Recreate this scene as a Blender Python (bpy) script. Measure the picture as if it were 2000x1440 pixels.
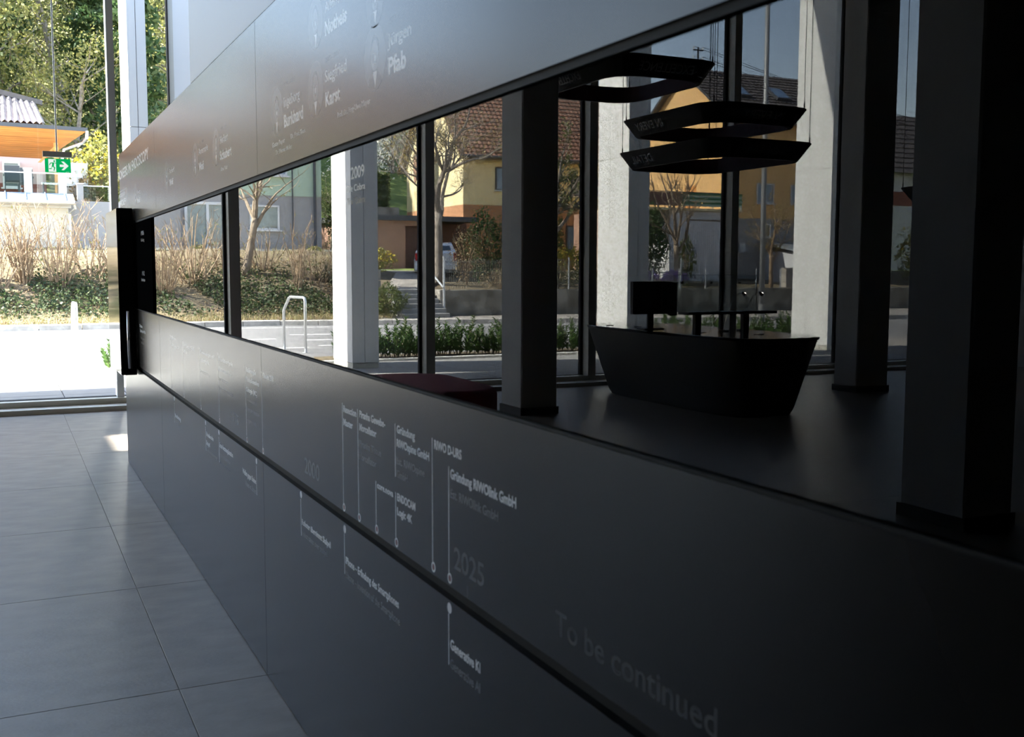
import bpy, math, random
from mathutils import Vector, Matrix

# ------------------------------------------------------------------ scene, camera, light
scene = bpy.context.scene
for o in list(bpy.data.objects):
    bpy.data.objects.remove(o, do_unlink=True)
COL = scene.collection

CAM_H, CAM_X = 1.35, -0.747
yaw, pitch, roll = math.radians(25.75), math.radians(5.2955), math.radians(0.141)
F = Vector((math.sin(yaw)*math.cos(pitch), math.cos(yaw)*math.cos(pitch), -math.sin(pitch)))
R0 = Vector((math.cos(yaw), -math.sin(yaw), 0))
U0 = R0.cross(F)
R = R0*math.cos(roll)+U0*math.sin(roll)
U = U0*math.cos(roll)-R0*math.sin(roll)
cam_data = bpy.data.cameras.new('camera')
cam = bpy.data.objects.new('camera', cam_data)
COL.objects.link(cam)
cam.matrix_world = Matrix(((R.x, U.x, -F.x, CAM_X), (R.y, U.y, -F.y, 0), (R.z, U.z, -F.z, CAM_H), (0, 0, 0, 1)))
cam_data.sensor_width = 36
cam_data.lens = 2054*36/2000
cam_data.clip_start = .05
cam_data.clip_end = 500
cam_data.dof.use_dof = True
cam_data.dof.focus_distance = 7
cam_data.dof.aperture_fstop = 8
scene.camera = cam

SUN_DIR = Vector((-.73, .19, .655)).normalized()      # towards the sun
world = bpy.data.worlds.new('sky')
scene.world = world
world.use_nodes = True
wn = world.node_tree
sky = wn.nodes.new('ShaderNodeTexSky')
sky.sky_type = 'NISHITA'
sky.sun_disc = False
sky.sun_elevation = math.asin(SUN_DIR.z)
sky.sun_rotation = math.atan2(SUN_DIR.x, SUN_DIR.y)
sky.air_density = 1.0
sky.dust_density = .3
sky.ozone_density = 2.0
bg = wn.nodes['Background']
bg.inputs['Strength'].default_value = .14
tint = wn.nodes.new('ShaderNodeMix'); tint.data_type = 'RGBA'; tint.blend_type = 'MULTIPLY'
tint.inputs['Factor'].default_value = 1
tint.inputs['B'].default_value = (1.16, .97, .87, 1)          # daylight white balance
wn.links.new(sky.outputs[0], tint.inputs['A'])
wn.links.new(tint.outputs['Result'], bg.inputs['Color'])
sun_data = bpy.data.lights.new('sun', 'SUN')
sun_data.energy = 5.4
sun_data.angle = math.radians(.55)
sun_data.color = (1, .95, .85)
sun = bpy.data.objects.new('sun', sun_data)
COL.objects.link(sun)
sun.location = (-20, 10, 30)
sun.rotation_euler = SUN_DIR.to_track_quat('Z', 'Y').to_euler()

scene.view_settings.view_transform = 'Standard'
scene.view_settings.look = 'None'
scene.view_settings.gamma = 1
scene.view_settings.use_curve_mapping = False
scene.view_settings.exposure = 3.4
scene.cycles.max_bounces = 9
scene.cycles.diffuse_bounces = 5
scene.cycles.transparent_max_bounces = 40
scene.cycles.sample_clamp_indirect = 8

rnd = random.Random(7)

# ------------------------------------------------------------------ materials
M = {}
def mat(name, col, rough=.6, spec=.5, metal=0, var=0, vscale=6, bump=0, bscale=40, objvar=0, col2=None, coord='Object', stretch=None):
    m = bpy.data.materials.new(name)
    m.use_nodes = True
    nt = m.node_tree
    p = nt.nodes['Principled BSDF']
    p.inputs['Base Color'].default_value = (*col, 1)
    p.inputs['Roughness'].default_value = rough
    p.inputs['Specular IOR Level'].default_value = spec
    p.inputs['Metallic'].default_value = metal
    tc = nt.nodes.new('ShaderNodeTexCoord')
    src = tc.outputs[coord]
    if stretch:
        mp = nt.nodes.new('ShaderNodeMapping')
        mp.inputs['Scale'].default_value = stretch
        nt.links.new(src, mp.inputs[0]); src = mp.outputs[0]
    out = None
    if var or col2:
        n = nt.nodes.new('ShaderNodeTexNoise')
        n.inputs['Scale'].default_value = vscale
        n.inputs['Detail'].default_value = 6
        nt.links.new(src, n.inputs['Vector'])
        r = nt.nodes.new('ShaderNodeValToRGB')
        c2 = col2 or tuple(min(1, c*(1+var)) for c in col)
        c1 = col if col2 else tuple(c*(1-var) for c in col)
        r.color_ramp.elements[0].color = (*c1, 1); r.color_ramp.elements[0].position = .35
        r.color_ramp.elements[1].color = (*c2, 1); r.color_ramp.elements[1].position = .65
        nt.links.new(n.outputs['Fac'], r.inputs[0])
        out = r.outputs[0]
    if objvar:
        oi = nt.nodes.new('ShaderNodeObjectInfo')
        mr = nt.nodes.new('ShaderNodeMapRange')
        mr.inputs['To Min'].default_value = 1-objvar; mr.inputs['To Max'].default_value = 1+objvar
        nt.links.new(oi.outputs['Random'], mr.inputs[0])
        mx = nt.nodes.new('ShaderNodeMix'); mx.data_type = 'RGBA'; mx.blend_type = 'MULTIPLY'
        mx.inputs['Factor'].default_value = 1
        if out: nt.links.new(out, mx.inputs['A'])
        else: mx.inputs['A'].default_value = (*col, 1)
        nt.links.new(mr.outputs[0], mx.inputs['B'])
        out = mx.outputs['Result']
    if out: nt.links.new(out, p.inputs['Base Color'])
    if bump:
        n2 = nt.nodes.new('ShaderNodeTexNoise'); n2.inputs['Scale'].default_value = bscale; n2.inputs['Detail'].default_value = 5
        nt.links.new(src, n2.inputs['Vector'])
        b = nt.nodes.new('ShaderNodeBump'); b.inputs['Strength'].default_value = bump; b.inputs['Distance'].default_value = .02
        nt.links.new(n2.outputs['Fac'], b.inputs['Height'])
        nt.links.new(b.outputs[0], p.inputs['Normal'])
    M[name] = m
    return m

def leafmat(name, col, col2, trans=.35):
    """two-sided leaf with some light passing through"""
    m = bpy.data.materials.new(name); m.use_nodes = True
    nt = m.node_tree; p = nt.nodes['Principled BSDF']; outn = nt.nodes['Material Output']
    g = nt.nodes.new('ShaderNodeNewGeometry')
    r = nt.nodes.new('ShaderNodeValToRGB')
    r.color_ramp.elements[0].color = (*col, 1); r.color_ramp.elements[1].color = (*col2, 1)
    nt.links.new(g.outputs['Random Per Island'], r.inputs[0])
    nt.links.new(r.outputs[0], p.inputs['Base Color'])
    p.inputs['Roughness'].default_value = .55; p.inputs['Specular IOR Level'].default_value = .3
    t = nt.nodes.new('ShaderNodeBsdfTranslucent'); nt.links.new(r.outputs[0], t.inputs[0])
    mx = nt.nodes.new('ShaderNodeMixShader'); mx.inputs[0].default_value = trans
    nt.links.new(p.outputs[0], mx.inputs[1]); nt.links.new(t.outputs[0], mx.inputs[2])
    nt.links.new(mx.outputs[0], outn.inputs[0])
    M[name] = m

def glassmat(name, tint, refl=.06):
    """clear flat glazing: lets light straight through, tinted, with a Fresnel reflection"""
    m = bpy.data.materials.new(name); m.use_nodes = True
    nt = m.node_tree; outn = nt.nodes['Material Output']
    nt.nodes.remove(nt.nodes['Principled BSDF'])
    t = nt.nodes.new('ShaderNodeBsdfTransparent'); t.inputs[0].default_value = (*tint, 1)
    g = nt.nodes.new('ShaderNodeBsdfGlossy'); g.inputs['Roughness'].default_value = .0
    lw = nt.nodes.new('ShaderNodeLayerWeight'); lw.inputs[0].default_value = .5
    pw = nt.nodes.new('ShaderNodeMath'); pw.operation = 'POWER'; pw.inputs[1].default_value = 4
    nt.links.new(lw.outputs['Facing'], pw.inputs[0])
    ma = nt.nodes.new('ShaderNodeMath'); ma.operation = 'MULTIPLY_ADD'; ma.inputs[1].default_value = .5; ma.inputs[2].default_value = refl*.5
    nt.links.new(pw.outputs[0], ma.inputs[0])
    mx = nt.nodes.new('ShaderNodeMixShader')
    nt.links.new(ma.outputs[0], mx.inputs[0]); nt.links.new(t.outputs[0], mx.inputs[1]); nt.links.new(g.outputs[0], mx.inputs[2])
    nt.links.new(mx.outputs[0], outn.inputs[0])
    M[name] = m

def mirror_standin(name, base=.04):
    """stand-in for black mirror glass: passes the share of light a mirror would reflect"""
    m = bpy.data.materials.new(name); m.use_nodes = True
    nt = m.node_tree; outn = nt.nodes['Material Output']
    nt.nodes.remove(nt.nodes['Principled BSDF'])
    ge = nt.nodes.new('ShaderNodeNewGeometry')
    d = nt.nodes.new('ShaderNodeVectorMath'); d.operation = 'DOT_PRODUCT'
    nt.links.new(ge.outputs['True Normal'], d.inputs[0]); nt.links.new(ge.outputs['Incoming'], d.inputs[1])
    def math_(op, a, b=None, c=None):
        n = nt.nodes.new('ShaderNodeMath'); n.operation = op
        for i, v in enumerate((a, b, c)):
            if v is None: continue
            if hasattr(v, 'links'): nt.links.new(v, n.inputs[i])
            else: n.inputs[i].default_value = v
        return n.outputs[0]
    ab = math_('ABSOLUTE', d.outputs['Value'])
    f = math_('SUBTRACT', 1.0, ab)
    f5 = math_('POWER', f, 5.0)
    r = math_('MULTIPLY_ADD', f5, 1-base, base)
    s = math_('POWER', r, .5)                 # two faces of the pane
    t = nt.nodes.new('ShaderNodeBsdfTransparent')
    nt.links.new(s, t.inputs[0])
    nt.links.new(t.outputs[0], outn.inputs[0])
    M[name] = m

def emit(name, col, strength):
    m = mat(name, col)
    p = m.node_tree.nodes['Principled BSDF']
    p.inputs['Emission Color'].default_value = (*col, 1); p.inputs['Emission Strength'].default_value = strength

# interior
mat('tile', (.24, .208, .176), rough=.40, spec=.4, var=.14, vscale=5.5, stretch=(1, 1.7, 1), bump=.06, bscale=60, objvar=.05)
mat('grout', (.15, .135, .115), rough=.9)
mat('panel', (.0055, .005, .0046), rough=.245, spec=.13, var=.08, vscale=2)
mat('panel_tall', (.40, .40, .43), rough=.45, spec=.5)
for n_ in ('panel',):
    M[n_].node_tree.nodes['Principled BSDF'].inputs['Specular Tint'].default_value = (1, .93, .85, 1)    # warm black anodised sheen
mat('soffit', (.25, .25, .25), rough=.9)
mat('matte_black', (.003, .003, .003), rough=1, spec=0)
mat('black_gap', (.004, .004, .004), rough=.7, spec=.2)
mat('black_gloss', (.004, .004, .0045), rough=.25, spec=.3)
mat('screen_glass', (.02, .02, .02), rough=.06, spec=.9)
mat('print_bold', (.88, .88, .88), rough=.245, spec=.13)
mat('print_regular', (.78, .78, .78), rough=.245, spec=.13)
mat('print_grey', (.22, .22, .22), rough=.245, spec=.13)
mat('print_dim', (.12, .12, .12), rough=.245, spec=.13)
mat('print_faint', (.065, .065, .065), rough=.245, spec=.13)
for n_ in ('bold', 'regular', 'grey', 'dim', 'faint'):
    M['print_'+n_].node_tree.nodes['Principled BSDF'].inputs['Specular Tint'].default_value = (1, .93, .85, 1)
mat('print_red', (.11, .006, .014), rough=.5)
mat('chrome', (.72, .72, .73), rough=.16, metal=1)
mat('steel_brushed', (.55, .55, .55), rough=.35, metal=1)
mat('plaster_white', (.6, .59, .57), rough=.9, var=.02)
mat('ceiling', (.28, .275, .265), rough=.95)
mat('concrete_column', (.56, .55, .53), rough=.8, var=.05, vscale=4)
mat('column_base', (.06, .06, .06), rough=.6)
mat('alu_dark', (.42, .41, .39), rough=.4, metal=.3)
mat('plaster_dark', (.07, .07, .07), rough=.9)
mat('alu_light', (.82, .84, .84), rough=.4, metal=.2)
mat('gasket', (.008, .008, .008), rough=.8)
mat('sill_metal', (.62, .60, .53), rough=.5, metal=.2)
mat('clad_white', (.80, .80, .785), rough=.55, spec=.4)
mat('clad_joint', (.12, .12, .12), rough=.9)
mat('desk_black', (.012, .0125, .014), rough=.42)
mat('desk_top', (.014, .014, .015), rough=.12, spec=.6)
mat('device_black', (.006, .006, .006), rough=.5)
mat('pendant_black', (.011, .0105, .011), rough=.6)
mat('pendant_red', (.05, .006, .01), rough=.7)
mat('pendant_print', (.85, .85, .85), rough=.6)
mat('fabric_red', (.17, .012, .026), rough=.95, var=.15, vscale=60, bump=.2, bscale=300)
emit('sign_green', (.0, .36, .10), .10)
emit('sign_white', (.75, .78, .76), .10)
mat('sign_housing', (.85, .85, .78), rough=.5)
emit('bulb', (1, .93, .8), 6)
for n_, t_ in (('facade_glass', (.945, .967, .96)), ('clear_glass', (.90, .93, .93))):
    glassmat(n_, t_)
glassmat('rail_glass', (.72, .8, .8), .1)
mirror_standin('mirror_standin_glass', .032)
# exterior
mat('asphalt', (.17, .165, .165), rough=.9, var=.10, vscale=1.2, bump=.3, bscale=80)
mat('road_paint', (.75, .75, .73), rough=.7, var=.08, vscale=12)
mat('kerb', (.42, .39, .35), rough=.9, var=.2, vscale=5, objvar=.15)
mat('paving', (.24, .235, .23), rough=.9, var=.06, vscale=5, objvar=.06)
mat('paving_joint', (.2, .2, .2), rough=1)
mat('ledge', (.62, .62, .60), rough=.8)
mat('footway', (.27, .245, .22), rough=.95, var=.15, vscale=2)
mat('soil', (.09, .066, .042), rough=1, var=.4, vscale=2.5, bump=.5, bscale=20, col2=(.16, .125, .07))
mat('lawn', (.09, .135, .03), rough=1, col2=(.15, .20, .05), vscale=1.5, bump=.5, bscale=30)
mat('wood_floor', (.16, .14, .05), rough=1, col2=(.30, .30, .10), vscale=.6)
mat('stone_wall', (.14, .125, .10), rough=1, col2=(.30, .28, .24), vscale=2.2, bump=.6, bscale=9)
mat('stone', (.25, .23, .20), rough=1, var=.3, vscale=4, objvar=.25, bump=.4, bscale=12)
mat('gravel', (.42, .38, .33), rough=1, var=.3, vscale=30, bump=.6, bscale=60)
mat('bark', (.20, .155, .11), rough=1, var=.3, vscale=8, bump=.5, bscale=30)
mat('bark_grey', (.22, .19, .16), rough=1, var=.3, vscale=8, bump=.5, bscale=30)
mat('twig', (.25, .175, .11), rough=.9, var=.25, vscale=3)
mat('dry_grass', (.45, .37, .20), rough=1, var=.2)
leafmat('leaf_spring', (.15, .165, .04), (.30, .28, .10))
leafmat('leaf_mid', (.07, .10, .03), (.20, .21, .075))
leafmat('leaf_dark', (.030, .065, .022), (.085, .13, .045))
leafmat('leaf_ivy', (.02, .042, .014), (.10, .12, .055))
leafmat('leaf_hedge', (.05, .085, .02), (.14, .15, .045))
leafmat('needle', (.035, .085, .022), (.10, .17, .045))
leafmat('bud', (.30, .21, .06), (.40, .33, .11))
leafmat('blossom_white', (.75, .75, .70), (.85, .85, .8))
leafmat('blossom_yellow', (.70, .50, .03), (.75, .60, .08))
leafmat('blossom_purple', (.22, .13, .55), (.32, .2, .65))
leafmat('leaf_dry', (.20, .13, .07), (.36, .28, .16))
mat('render_grey', (.32, .31, .305), rough=.95, var=.04, vscale=3)
mat('render_green', (.42, .52, .40), rough=.95, var=.03)
mat('render_white', (.58, .54, .46), rough=.95, var=.03)
mat('render_palegrey', (.30, .295, .29), rough=.95, var=.03)
mat('render_pink', (.55, .42, .40), rough=.95)
mat('render_darkred', (.24, .09, .07), rough=.95)
mat('render_cream', (.80, .68, .40), rough=.95, var=.05, vscale=2)
mat('render_terracotta', (.50, .25, .13), rough=.95, var=.06, vscale=2)
mat('render_brown', (.36, .21, .15), rough=.95, var=.10, vscale=1.5)
mat('render_ochre', (.75, .46, .20), rough=.95, var=.05, vscale=2)
mat('render_offwhite', (.62, .62, .64), rough=.95, var=.03)
mat('door_brown', (.10, .045, .03), rough=.6)
mat('door_ribbed', (.66, .66, .68), rough=.6)
mat('roof_tile_brown', (.17, .085, .055), rough=.8, var=.3, vscale=3)
mat('roof_tile_dark', (.075, .065, .062), rough=.45, var=.2, vscale=3)
mat('roof_corrugated', (.26, .21, .20), rough=.6, var=.2, vscale=2)
mat('zinc', (.30, .34, .38), rough=.5, metal=.4)
mat('gutter', (.62, .63, .63), rough=.35, metal=.7)
mat('fascia_dark', (.06, .062, .07), rough=.5)
mat('wood_orange', (.62, .27, .075), rough=.6, var=.18, vscale=2, stretch=(.6, 8, 8), objvar=.12)
mat('frame_white', (.62, .62, .61), rough=.4)
mat('pane_dark', (.05, .07, .07), rough=.08, spec=.8)
mat('pane_blue', (.10, .16, .26), rough=.1, spec=.8)
mat('curtain', (.30, .33, .30), rough=.8, var=.1)
mat('rack_steel', (.72, .73, .74), rough=.3, metal=.8)
mat('pole_grey', (.22, .225, .23), rough=.5, metal=.3)
mat('wire_black', (.02, .02, .02), rough=.7)
mat('fence_wire', (.16, .17, .16), rough=.6)
mat('post_galv', (.5, .52, .54), rough=.5, metal=.4)
mat('canvas_green', (.05, .17, .09), rough=.9)
mat('canvas_light', (.38, .50, .40), rough=.9)
mat('balcony_brown', (.20, .11, .09), rough=.8)
mat('car_white', (.72, .73, .74), rough=.25, spec=.6)
mat('car_glass', (.03, .04, .045), rough=.08, spec=.8)
mat('tyre', (.02, .02, .02), rough=.9)
mat('lamp_red', (.5, .02, .02), rough=.3)
mat('tank_white', (.75, .75, .72), rough=.5)
mat('furniture_dark', (.045, .05, .055), rough=.6)
mat('bus_yellow', (.80, .55, .04), rough=.5)
mat('bus_green', (.02, .22, .08), rough=.5)

# ------------------------------------------------------------------ geometry helpers
class MB:
    """collects shapes and links them as one mesh object"""
    def __init__(s): s.v, s.f, s.m = [], [], []
    def add(s, vs, fs, mi=0):
        o = len(s.v)
        s.v += [tuple(v) for v in vs]
        s.f += [tuple(i+o for i in f) for f in fs]
        s.m += [mi]*len(fs)
        return s
    def box(s, x0, x1, y0, y1, z0, z1, mi=0):
        return s.add([(x0,y0,z0),(x1,y0,z0),(x1,y1,z0),(x0,y1,z0),(x0,y0,z1),(x1,y0,z1),(x1,y1,z1),(x0,y1,z1)],
                     [(0,3,2,1),(4,5,6,7),(0,1,5,4),(1,2,6,5),(2,3,7,6),(3,0,4,7)], mi)
    def bevbox(s, x0, x1, y0, y1, z0, z1, b, mi=0):
        """box with a chamfered top edge and vertical corners"""
        def ring(i, z): return [(x0+i+b,y0+i,z),(x1-i-b,y0+i,z),(x1-i,y0+i+b,z),(x1-i,y1-i-b,z),(x1-i-b,y1-i,z),(x0+i+b,y1-i,z),(x0+i,y1-i-b,z),(x0+i,y0+i+b,z)]
        vs = ring(0, z0)+ring(0, z1-b)+ring(b, z1)
        fs = [tuple(range(7,-1,-1)), tuple(range(16,24))]
        for k in (0, 8):
            for i in range(8):
                j = (i+1) % 8
                fs.append((k+i, k+j, k+8+j, k+8+i))
        return s.add(vs, fs, mi)
    def tube(s, pts, r, n=6, r1=None, mi=0, cap=True):
        pts = [Vector(p) for p in pts]
        r1 = r if r1 is None else r1
        vs, fs = [], []
        prev = None
        for k, p in enumerate(pts):
            d = (pts[min(k+1, len(pts)-1)]-pts[max(k-1, 0)])
            if d.length < 1e-9: d = Vector((0,0,1))
            d.normalize()
            a = prev-d*prev.dot(d) if prev else d.orthogonal()
            if a.length < 1e-6: a = d.orthogonal()
            a.normalize(); prev = a
            b = d.cross(a)
            rr = r+(r1-r)*k/max(1, len(pts)-1)
            for i in range(n):
                t = 2*math.pi*i/n
                vs.append(p+a*(rr*math.cos(t))+b*(rr*math.sin(t)))
        for k in range(len(pts)-1):
            for i in range(n):
                j = (i+1) % n
                fs.append((k*n+i, k*n+j, (k+1)*n+j, (k+1)*n+i))
        if cap:
            fs.append(tuple(range(n-1,-1,-1))); fs.append(tuple((len(pts)-1)*n+i for i in range(n)))
        return s.add(vs, fs, mi)
    def loft(s, rings, mi=0, cap=True, closed=False):
        n = len(rings[0]); vs = [p for r in rings for p in r]; fs = []
        for k in range(len(rings)-(0 if closed else 1)):
            k2 = (k+1) % len(rings)
            for i in range(n):
                j = (i+1) % n
                fs.append((k*n+i, k*n+j, k2*n+j, k2*n+i))
        if cap and not closed:
            fs.append(tuple(range(n-1,-1,-1))); fs.append(tuple((len(rings)-1)*n+i for i in range(n)))
        return s.add(vs, fs, mi)
    def prism(s, poly, y0, y1, mi=0, axis='y'):
        """polygon given in two axes, pushed along the third"""
        def P(a, b, c): return {'y': (a, c, b), 'x': (c, a, b), 'z': (a, b, c)}[axis]
        return s.loft([[P(a, b, y0) for a, b in poly], [P(a, b, y1) for a, b in poly]], mi)
    def quads(s, pts, size, rng, mi=0, up=0.0, aspect=.6):
        """a small leaf at every point"""
        for p in pts:
            n = Vector((rng.gauss(0,1), rng.gauss(0,1), rng.gauss(0,1)+up)).normalized()
            a = n.orthogonal().normalized()
            a = Matrix.Rotation(rng.uniform(0, 6.3), 3, n) @ a
            b = n.cross(a); z = size*rng.uniform(.6, 1.3); p = Vector(p)
            s.add([p-a*z, p-b*z*aspect, p+a*z, p+b*z*aspect], [(0,1,2,3)], mi)
        return s
    def mesh(s, name, mats, off=(0,0,0), smooth=False):
        me = bpy.data.meshes.new(name)
        if any(off): vs = [(v[0]-off[0], v[1]-off[1], v[2]-off[2]) for v in s.v]
        else: vs = s.v
        me.from_pydata(vs, [], s.f)
        for m in (mats if isinstance(mats, (list, tuple)) else [mats]): me.materials.append(M[m])
        if any(s.m): me.polygons.foreach_set('material_index', s.m)
        if smooth: me.polygons.foreach_set('use_smooth', [True]*len(s.f))
        me.update()
        return me
    def build(s, name, mats, parent=None, smooth=False, local=False):
        """vertices are in world space unless local; the object sits at its parent's origin, or at its own base"""
        if local: off = (0,0,0)
        elif parent: off = wloc(parent)
        else:
            xs = [v[0] for v in s.v]; ys = [v[1] for v in s.v]; zs = [v[2] for v in s.v]
            off = ((min(xs)+max(xs))/2, (min(ys)+max(ys))/2, min(zs))
        o = bpy.data.objects.new(name, s.mesh(name, mats, off, smooth))
        COL.objects.link(o)
        if parent: o.parent = parent
        elif not local: o.location = off
        return o

def wloc(o):
    v = Vector((0,0,0))
    while o: v += o.location; o = o.parent
    return v
def empty(name, loc=(0,0,0), parent=None):
    o = bpy.data.objects.new(name, None); COL.objects.link(o)
    o.empty_display_size = .1
    o.parent = parent
    o.location = Vector(loc)-(wloc(parent) if parent else Vector((0,0,0)))
    return o
def tag(o, label=None, cat=None, group=None, kind=None):
    if label: o['label'] = label
    if cat: o['category'] = cat
    if group: o['group'] = group
    if kind: o['kind'] = kind
    return o
def copy_tree(o, parent=None):
    c = o.copy(); COL.objects.link(c); c.parent = parent
    for ch in o.children: copy_tree(ch, c)
    return c
def inst(name, me, parent=None, loc=(0,0,0), rotz=0, sc=1):
    o = bpy.data.objects.new(name, me); COL.objects.link(o)
    o.parent = parent; o.location = loc; o.rotation_euler = (0,0,rotz)
    o.scale = (sc,)*3 if not isinstance(sc, tuple) else sc
    return o
def ordinal(n):
    u = ['', 'first','second','third','fourth','fifth','sixth','seventh','eighth','ninth','tenth','eleventh','twelfth','thirteenth','fourteenth','fifteenth','sixteenth','seventeenth','eighteenth','nineteenth']
    if n < 20: return u[n]
    t = {2: 'twenty', 3: 'thirty', 4: 'forty', 5: 'fifty'}[n//10]
    return t[:-1]+'ieth' if n % 10 == 0 else t+'-'+u[n % 10]

# ------------------------------------------------------------------ the building shell
TP, TX0, TY0 = 1.2066, -.284, 3.43
FX0, FX1, FY0 = TX0-8*TP, TX0+10*TP, TY0-8*TP
GY = 11.1                                   # glazing line
ROOM_H = 6.5

floor = MB().box(FX0-.2, FX1+.6, FY0-.2, GY+.1, -.25, -.0015).build('floor', 'grout')
tag(floor, 'grey stone tile floor of the lobby', 'floor', kind='structure')
t_ = MB().bevbox(-TP/2+.0014, TP/2-.0014, -TP/2+.0014, TP/2-.0014, -.005, 0, .0008).mesh('tile', 'tile')
for i in range(-8, 10):
    for j in range(-8, 6):
        inst('tile', t_, floor, Vector((TX0+(i+.5)*TP, TY0+(j+.5)*TP, 0))-wloc(floor), rotz=rnd.choice((0, math.pi)))
MB().box(FX0, FX1+.5, TY0+6*TP+.003, GY, -.005, 0).build('tile_strip', 'tile', floor)

c = MB()
xs = [FX0-.2, -7.38, -7.1, FX1+.6]
ys = [FY0-.2, 10.19, 11.04, GY+.3]
for a in range(3):
    for b in range(3):
        if a == 1 and b == 1: continue          # unseen opening, added to throw a sun patch on the floor
        c.box(xs[a], xs[a+1], ys[b], ys[b+1], ROOM_H, ROOM_H+.12)
tag(c.build('ceiling', 'ceiling'), 'pale ceiling high above the lobby', 'ceiling', kind='structure')
tag(MB().box(FX0-.2, FX1+.6, FY0-.4, FY0-.2, 0, ROOM_H).build('wall_back', 'plaster_dark'), 'plain plaster wall behind the viewer', 'wall', kind='structure')
tag(MB().box(FX0-.4, FX0-.2, FY0-.2, GY+.1, 0, ROOM_H).build('wall_left', 'plaster_dark'), 'plain plaster wall at the left side', 'wall', kind='structure')
tag(MB().box(FX1+.6, FX1+.8, FY0-.2, GY+.1, 0, ROOM_H).build('wall_side', 'plaster_white'), 'plain plaster wall at the far right side', 'wall', kind='structure')
tag(MB().box(-30, 20, GY+.25, GY+.45, ROOM_H, ROOM_H+.12).build('wall_front', 'clad_white'), 'white facade band above the glazing', 'wall', kind='structure')
tag(MB().box(-30, 20, 12.0, 17.0, 9.7, 10.0).build('roof', 'soffit'), 'grey flat roof projecting over the terrace', 'roof', kind='structure')

# sill along the glass
s = empty('trim_1', (0, 10.9, 0)); tag(s, 'grey stepped metal sill along the foot of the glass front', 'sill', kind='structure')
MB().box(FX0, FX1+.5, 10.72, 10.93, 0, .045).build('lower_step', 'sill_metal', s)
MB().box(FX0, FX1+.5, 10.934, GY-.03, 0, .098).build('upper_step', 'sill_metal', s)
MB().box(FX0, FX1+.5, GY-.03, GY+.05, .0, .104).build('seal', 'gasket', s)

# glazing bays: each a window with its pane and the mullion on its left
MUL = [-9.6, -7.5, -5.4, -3.3, -1.75, .262, 1.386, 3.523, 5.597, 7.68, 9.6, 11.7]
for k in range(len(MUL)-1):
    x0, x1 = MUL[k], MUL[k+1]
    w = empty('window_%d' % (k+1), ((x0+x1)/2, GY, .1))
    tag(w, 'tall pane of the glass front with its mullion, %s from the left' % ordinal(k+1), 'window', 'glazing bays of the front', 'structure')
    MB().box(x0+.05, x1-.05, GY-.008, GY+.008, .1, ROOM_H-.05).build('pane', 'facade_glass', w)
    if k == 5:
        mu = MB().box(x0-.035, x0+.03, GY-.11, GY+.06, .05, ROOM_H).build('mullion', 'alu_light', w)
    else:
        mu = MB().box(x0-.052, x0+.052, GY-.16, GY+.06, .05, ROOM_H).build('mullion', 'alu_dark', w)
        for sx in (-1, 1):
            MB().box(x0+sx*.068-.016, x0+sx*.068+.016, GY-.02, GY+.03, .09, ROOM_H).build('gasket_strip', 'gasket', mu)
        for z in (1.0, 2.6):
            pass
w = empty('window_%d' % len(MUL), (MUL[-1]+.3, GY, .1)); tag(w, 'narrow last glass pane beside the far side wall', 'window', 'glazing bays of the front', 'structure')
MB().box(MUL[-1]+.05, FX1+.6, GY-.008, GY+.008, .1, ROOM_H-.05).build('pane', 'facade_glass', w)
MB().box(MUL[-1]-.052, MUL[-1]+.052, GY-.16, GY+.06, .05, ROOM_H).build('mullion', 'alu_dark', w)

# interior columns
def column(x0, x1, y0, y1, label):
    r = empty('column', ((x0+x1)/2, (y0+y1)/2, 0)); tag(r, label, 'column', 'square interior columns', 'structure')
    b = .012
    poly = [(x0+b,y0),(x1-b,y0),(x1,y0+b),(x1,y1-b),(x1-b,y1),(x0+b,y1),(x0,y1-b),(x0,y0+b)]
    MB().prism(poly, .07, ROOM_H, axis='z').build('shaft', 'concrete_column', r)
    MB().box(x0-.012, x1+.012, y0-.012, y1+.012, 0, .07).build('plinth', 'column_base', r)
column(3.575, 3.955, 8.76, 9.2, 'grey square interior column left of the reception desk')
column(7.80, 8.27, 8.86, 9.22, 'dark square interior column right of the reception desk')
column(3.72, 4.08, 3.83, 4.27, 'nearest dark square interior column at the right edge')

column(-3.955, -3.575, 8.76, 9.2, 'grey square interior column left of the view, near the glass')
column(-8.27, -7.80, 8.86, 9.22, 'grey square interior column far left of the view')
column(-3.98, -3.61, 3.75, 4.27, 'grey square interior column beside the viewer on the left')

# outer white blade columns on the terrace
def blade(x0, label, w=.42):
    y0, y1 = 15.4, 16.42
    r = empty('column', (x0+w/2, (y0+y1)/2, -.15)); tag(r, label, 'column', 'white clad columns outside', 'structure')
    MB().box(x0+.02, x0+w-.02, y0+.02, y1-.02, -.15, 9.7).build('core', 'clad_joint', r)
    MB().box(x0+.004, x0+w-.004, y0+.004, y1-.004, -.15, -.06).build('base_plate', 'sill_metal', r)
    zs = [-.055, 3.3, 6.6, 9.69]; g = .004
    ym = y0+(y1-y0)*.60
    xm = x0+w*.47
    for k in range(3):
        a, b = zs[k]+g, zs[k+1]-g
        for (p, q) in ((y0, ym-g), (ym+g, y1)):
            MB().box(x0, x0+.02, p, q, a, b).build('cladding_panel', 'clad_white', r)
            MB().box(x0+w-.02, x0+w, p, q, a, b).build('cladding_panel', 'clad_white', r)
        for (p, q) in ((x0+.0205, xm-g), (xm+g, x0+w-.0205)):
            MB().box(p, q, y0, y0+.02, a, b).build('cladding_panel', 'clad_white', r)
            MB().box(p, q, y1-.02, y1, a, b).build('cladding_panel', 'clad_white', r)
blade(.885, 'white clad column outside, seen above the low end of the dark wall', .24)
blade(3.99, 'white clad column outside between the shrubs and the steps')
blade(8.87, 'white clad column outside behind the reception monitor')
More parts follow.
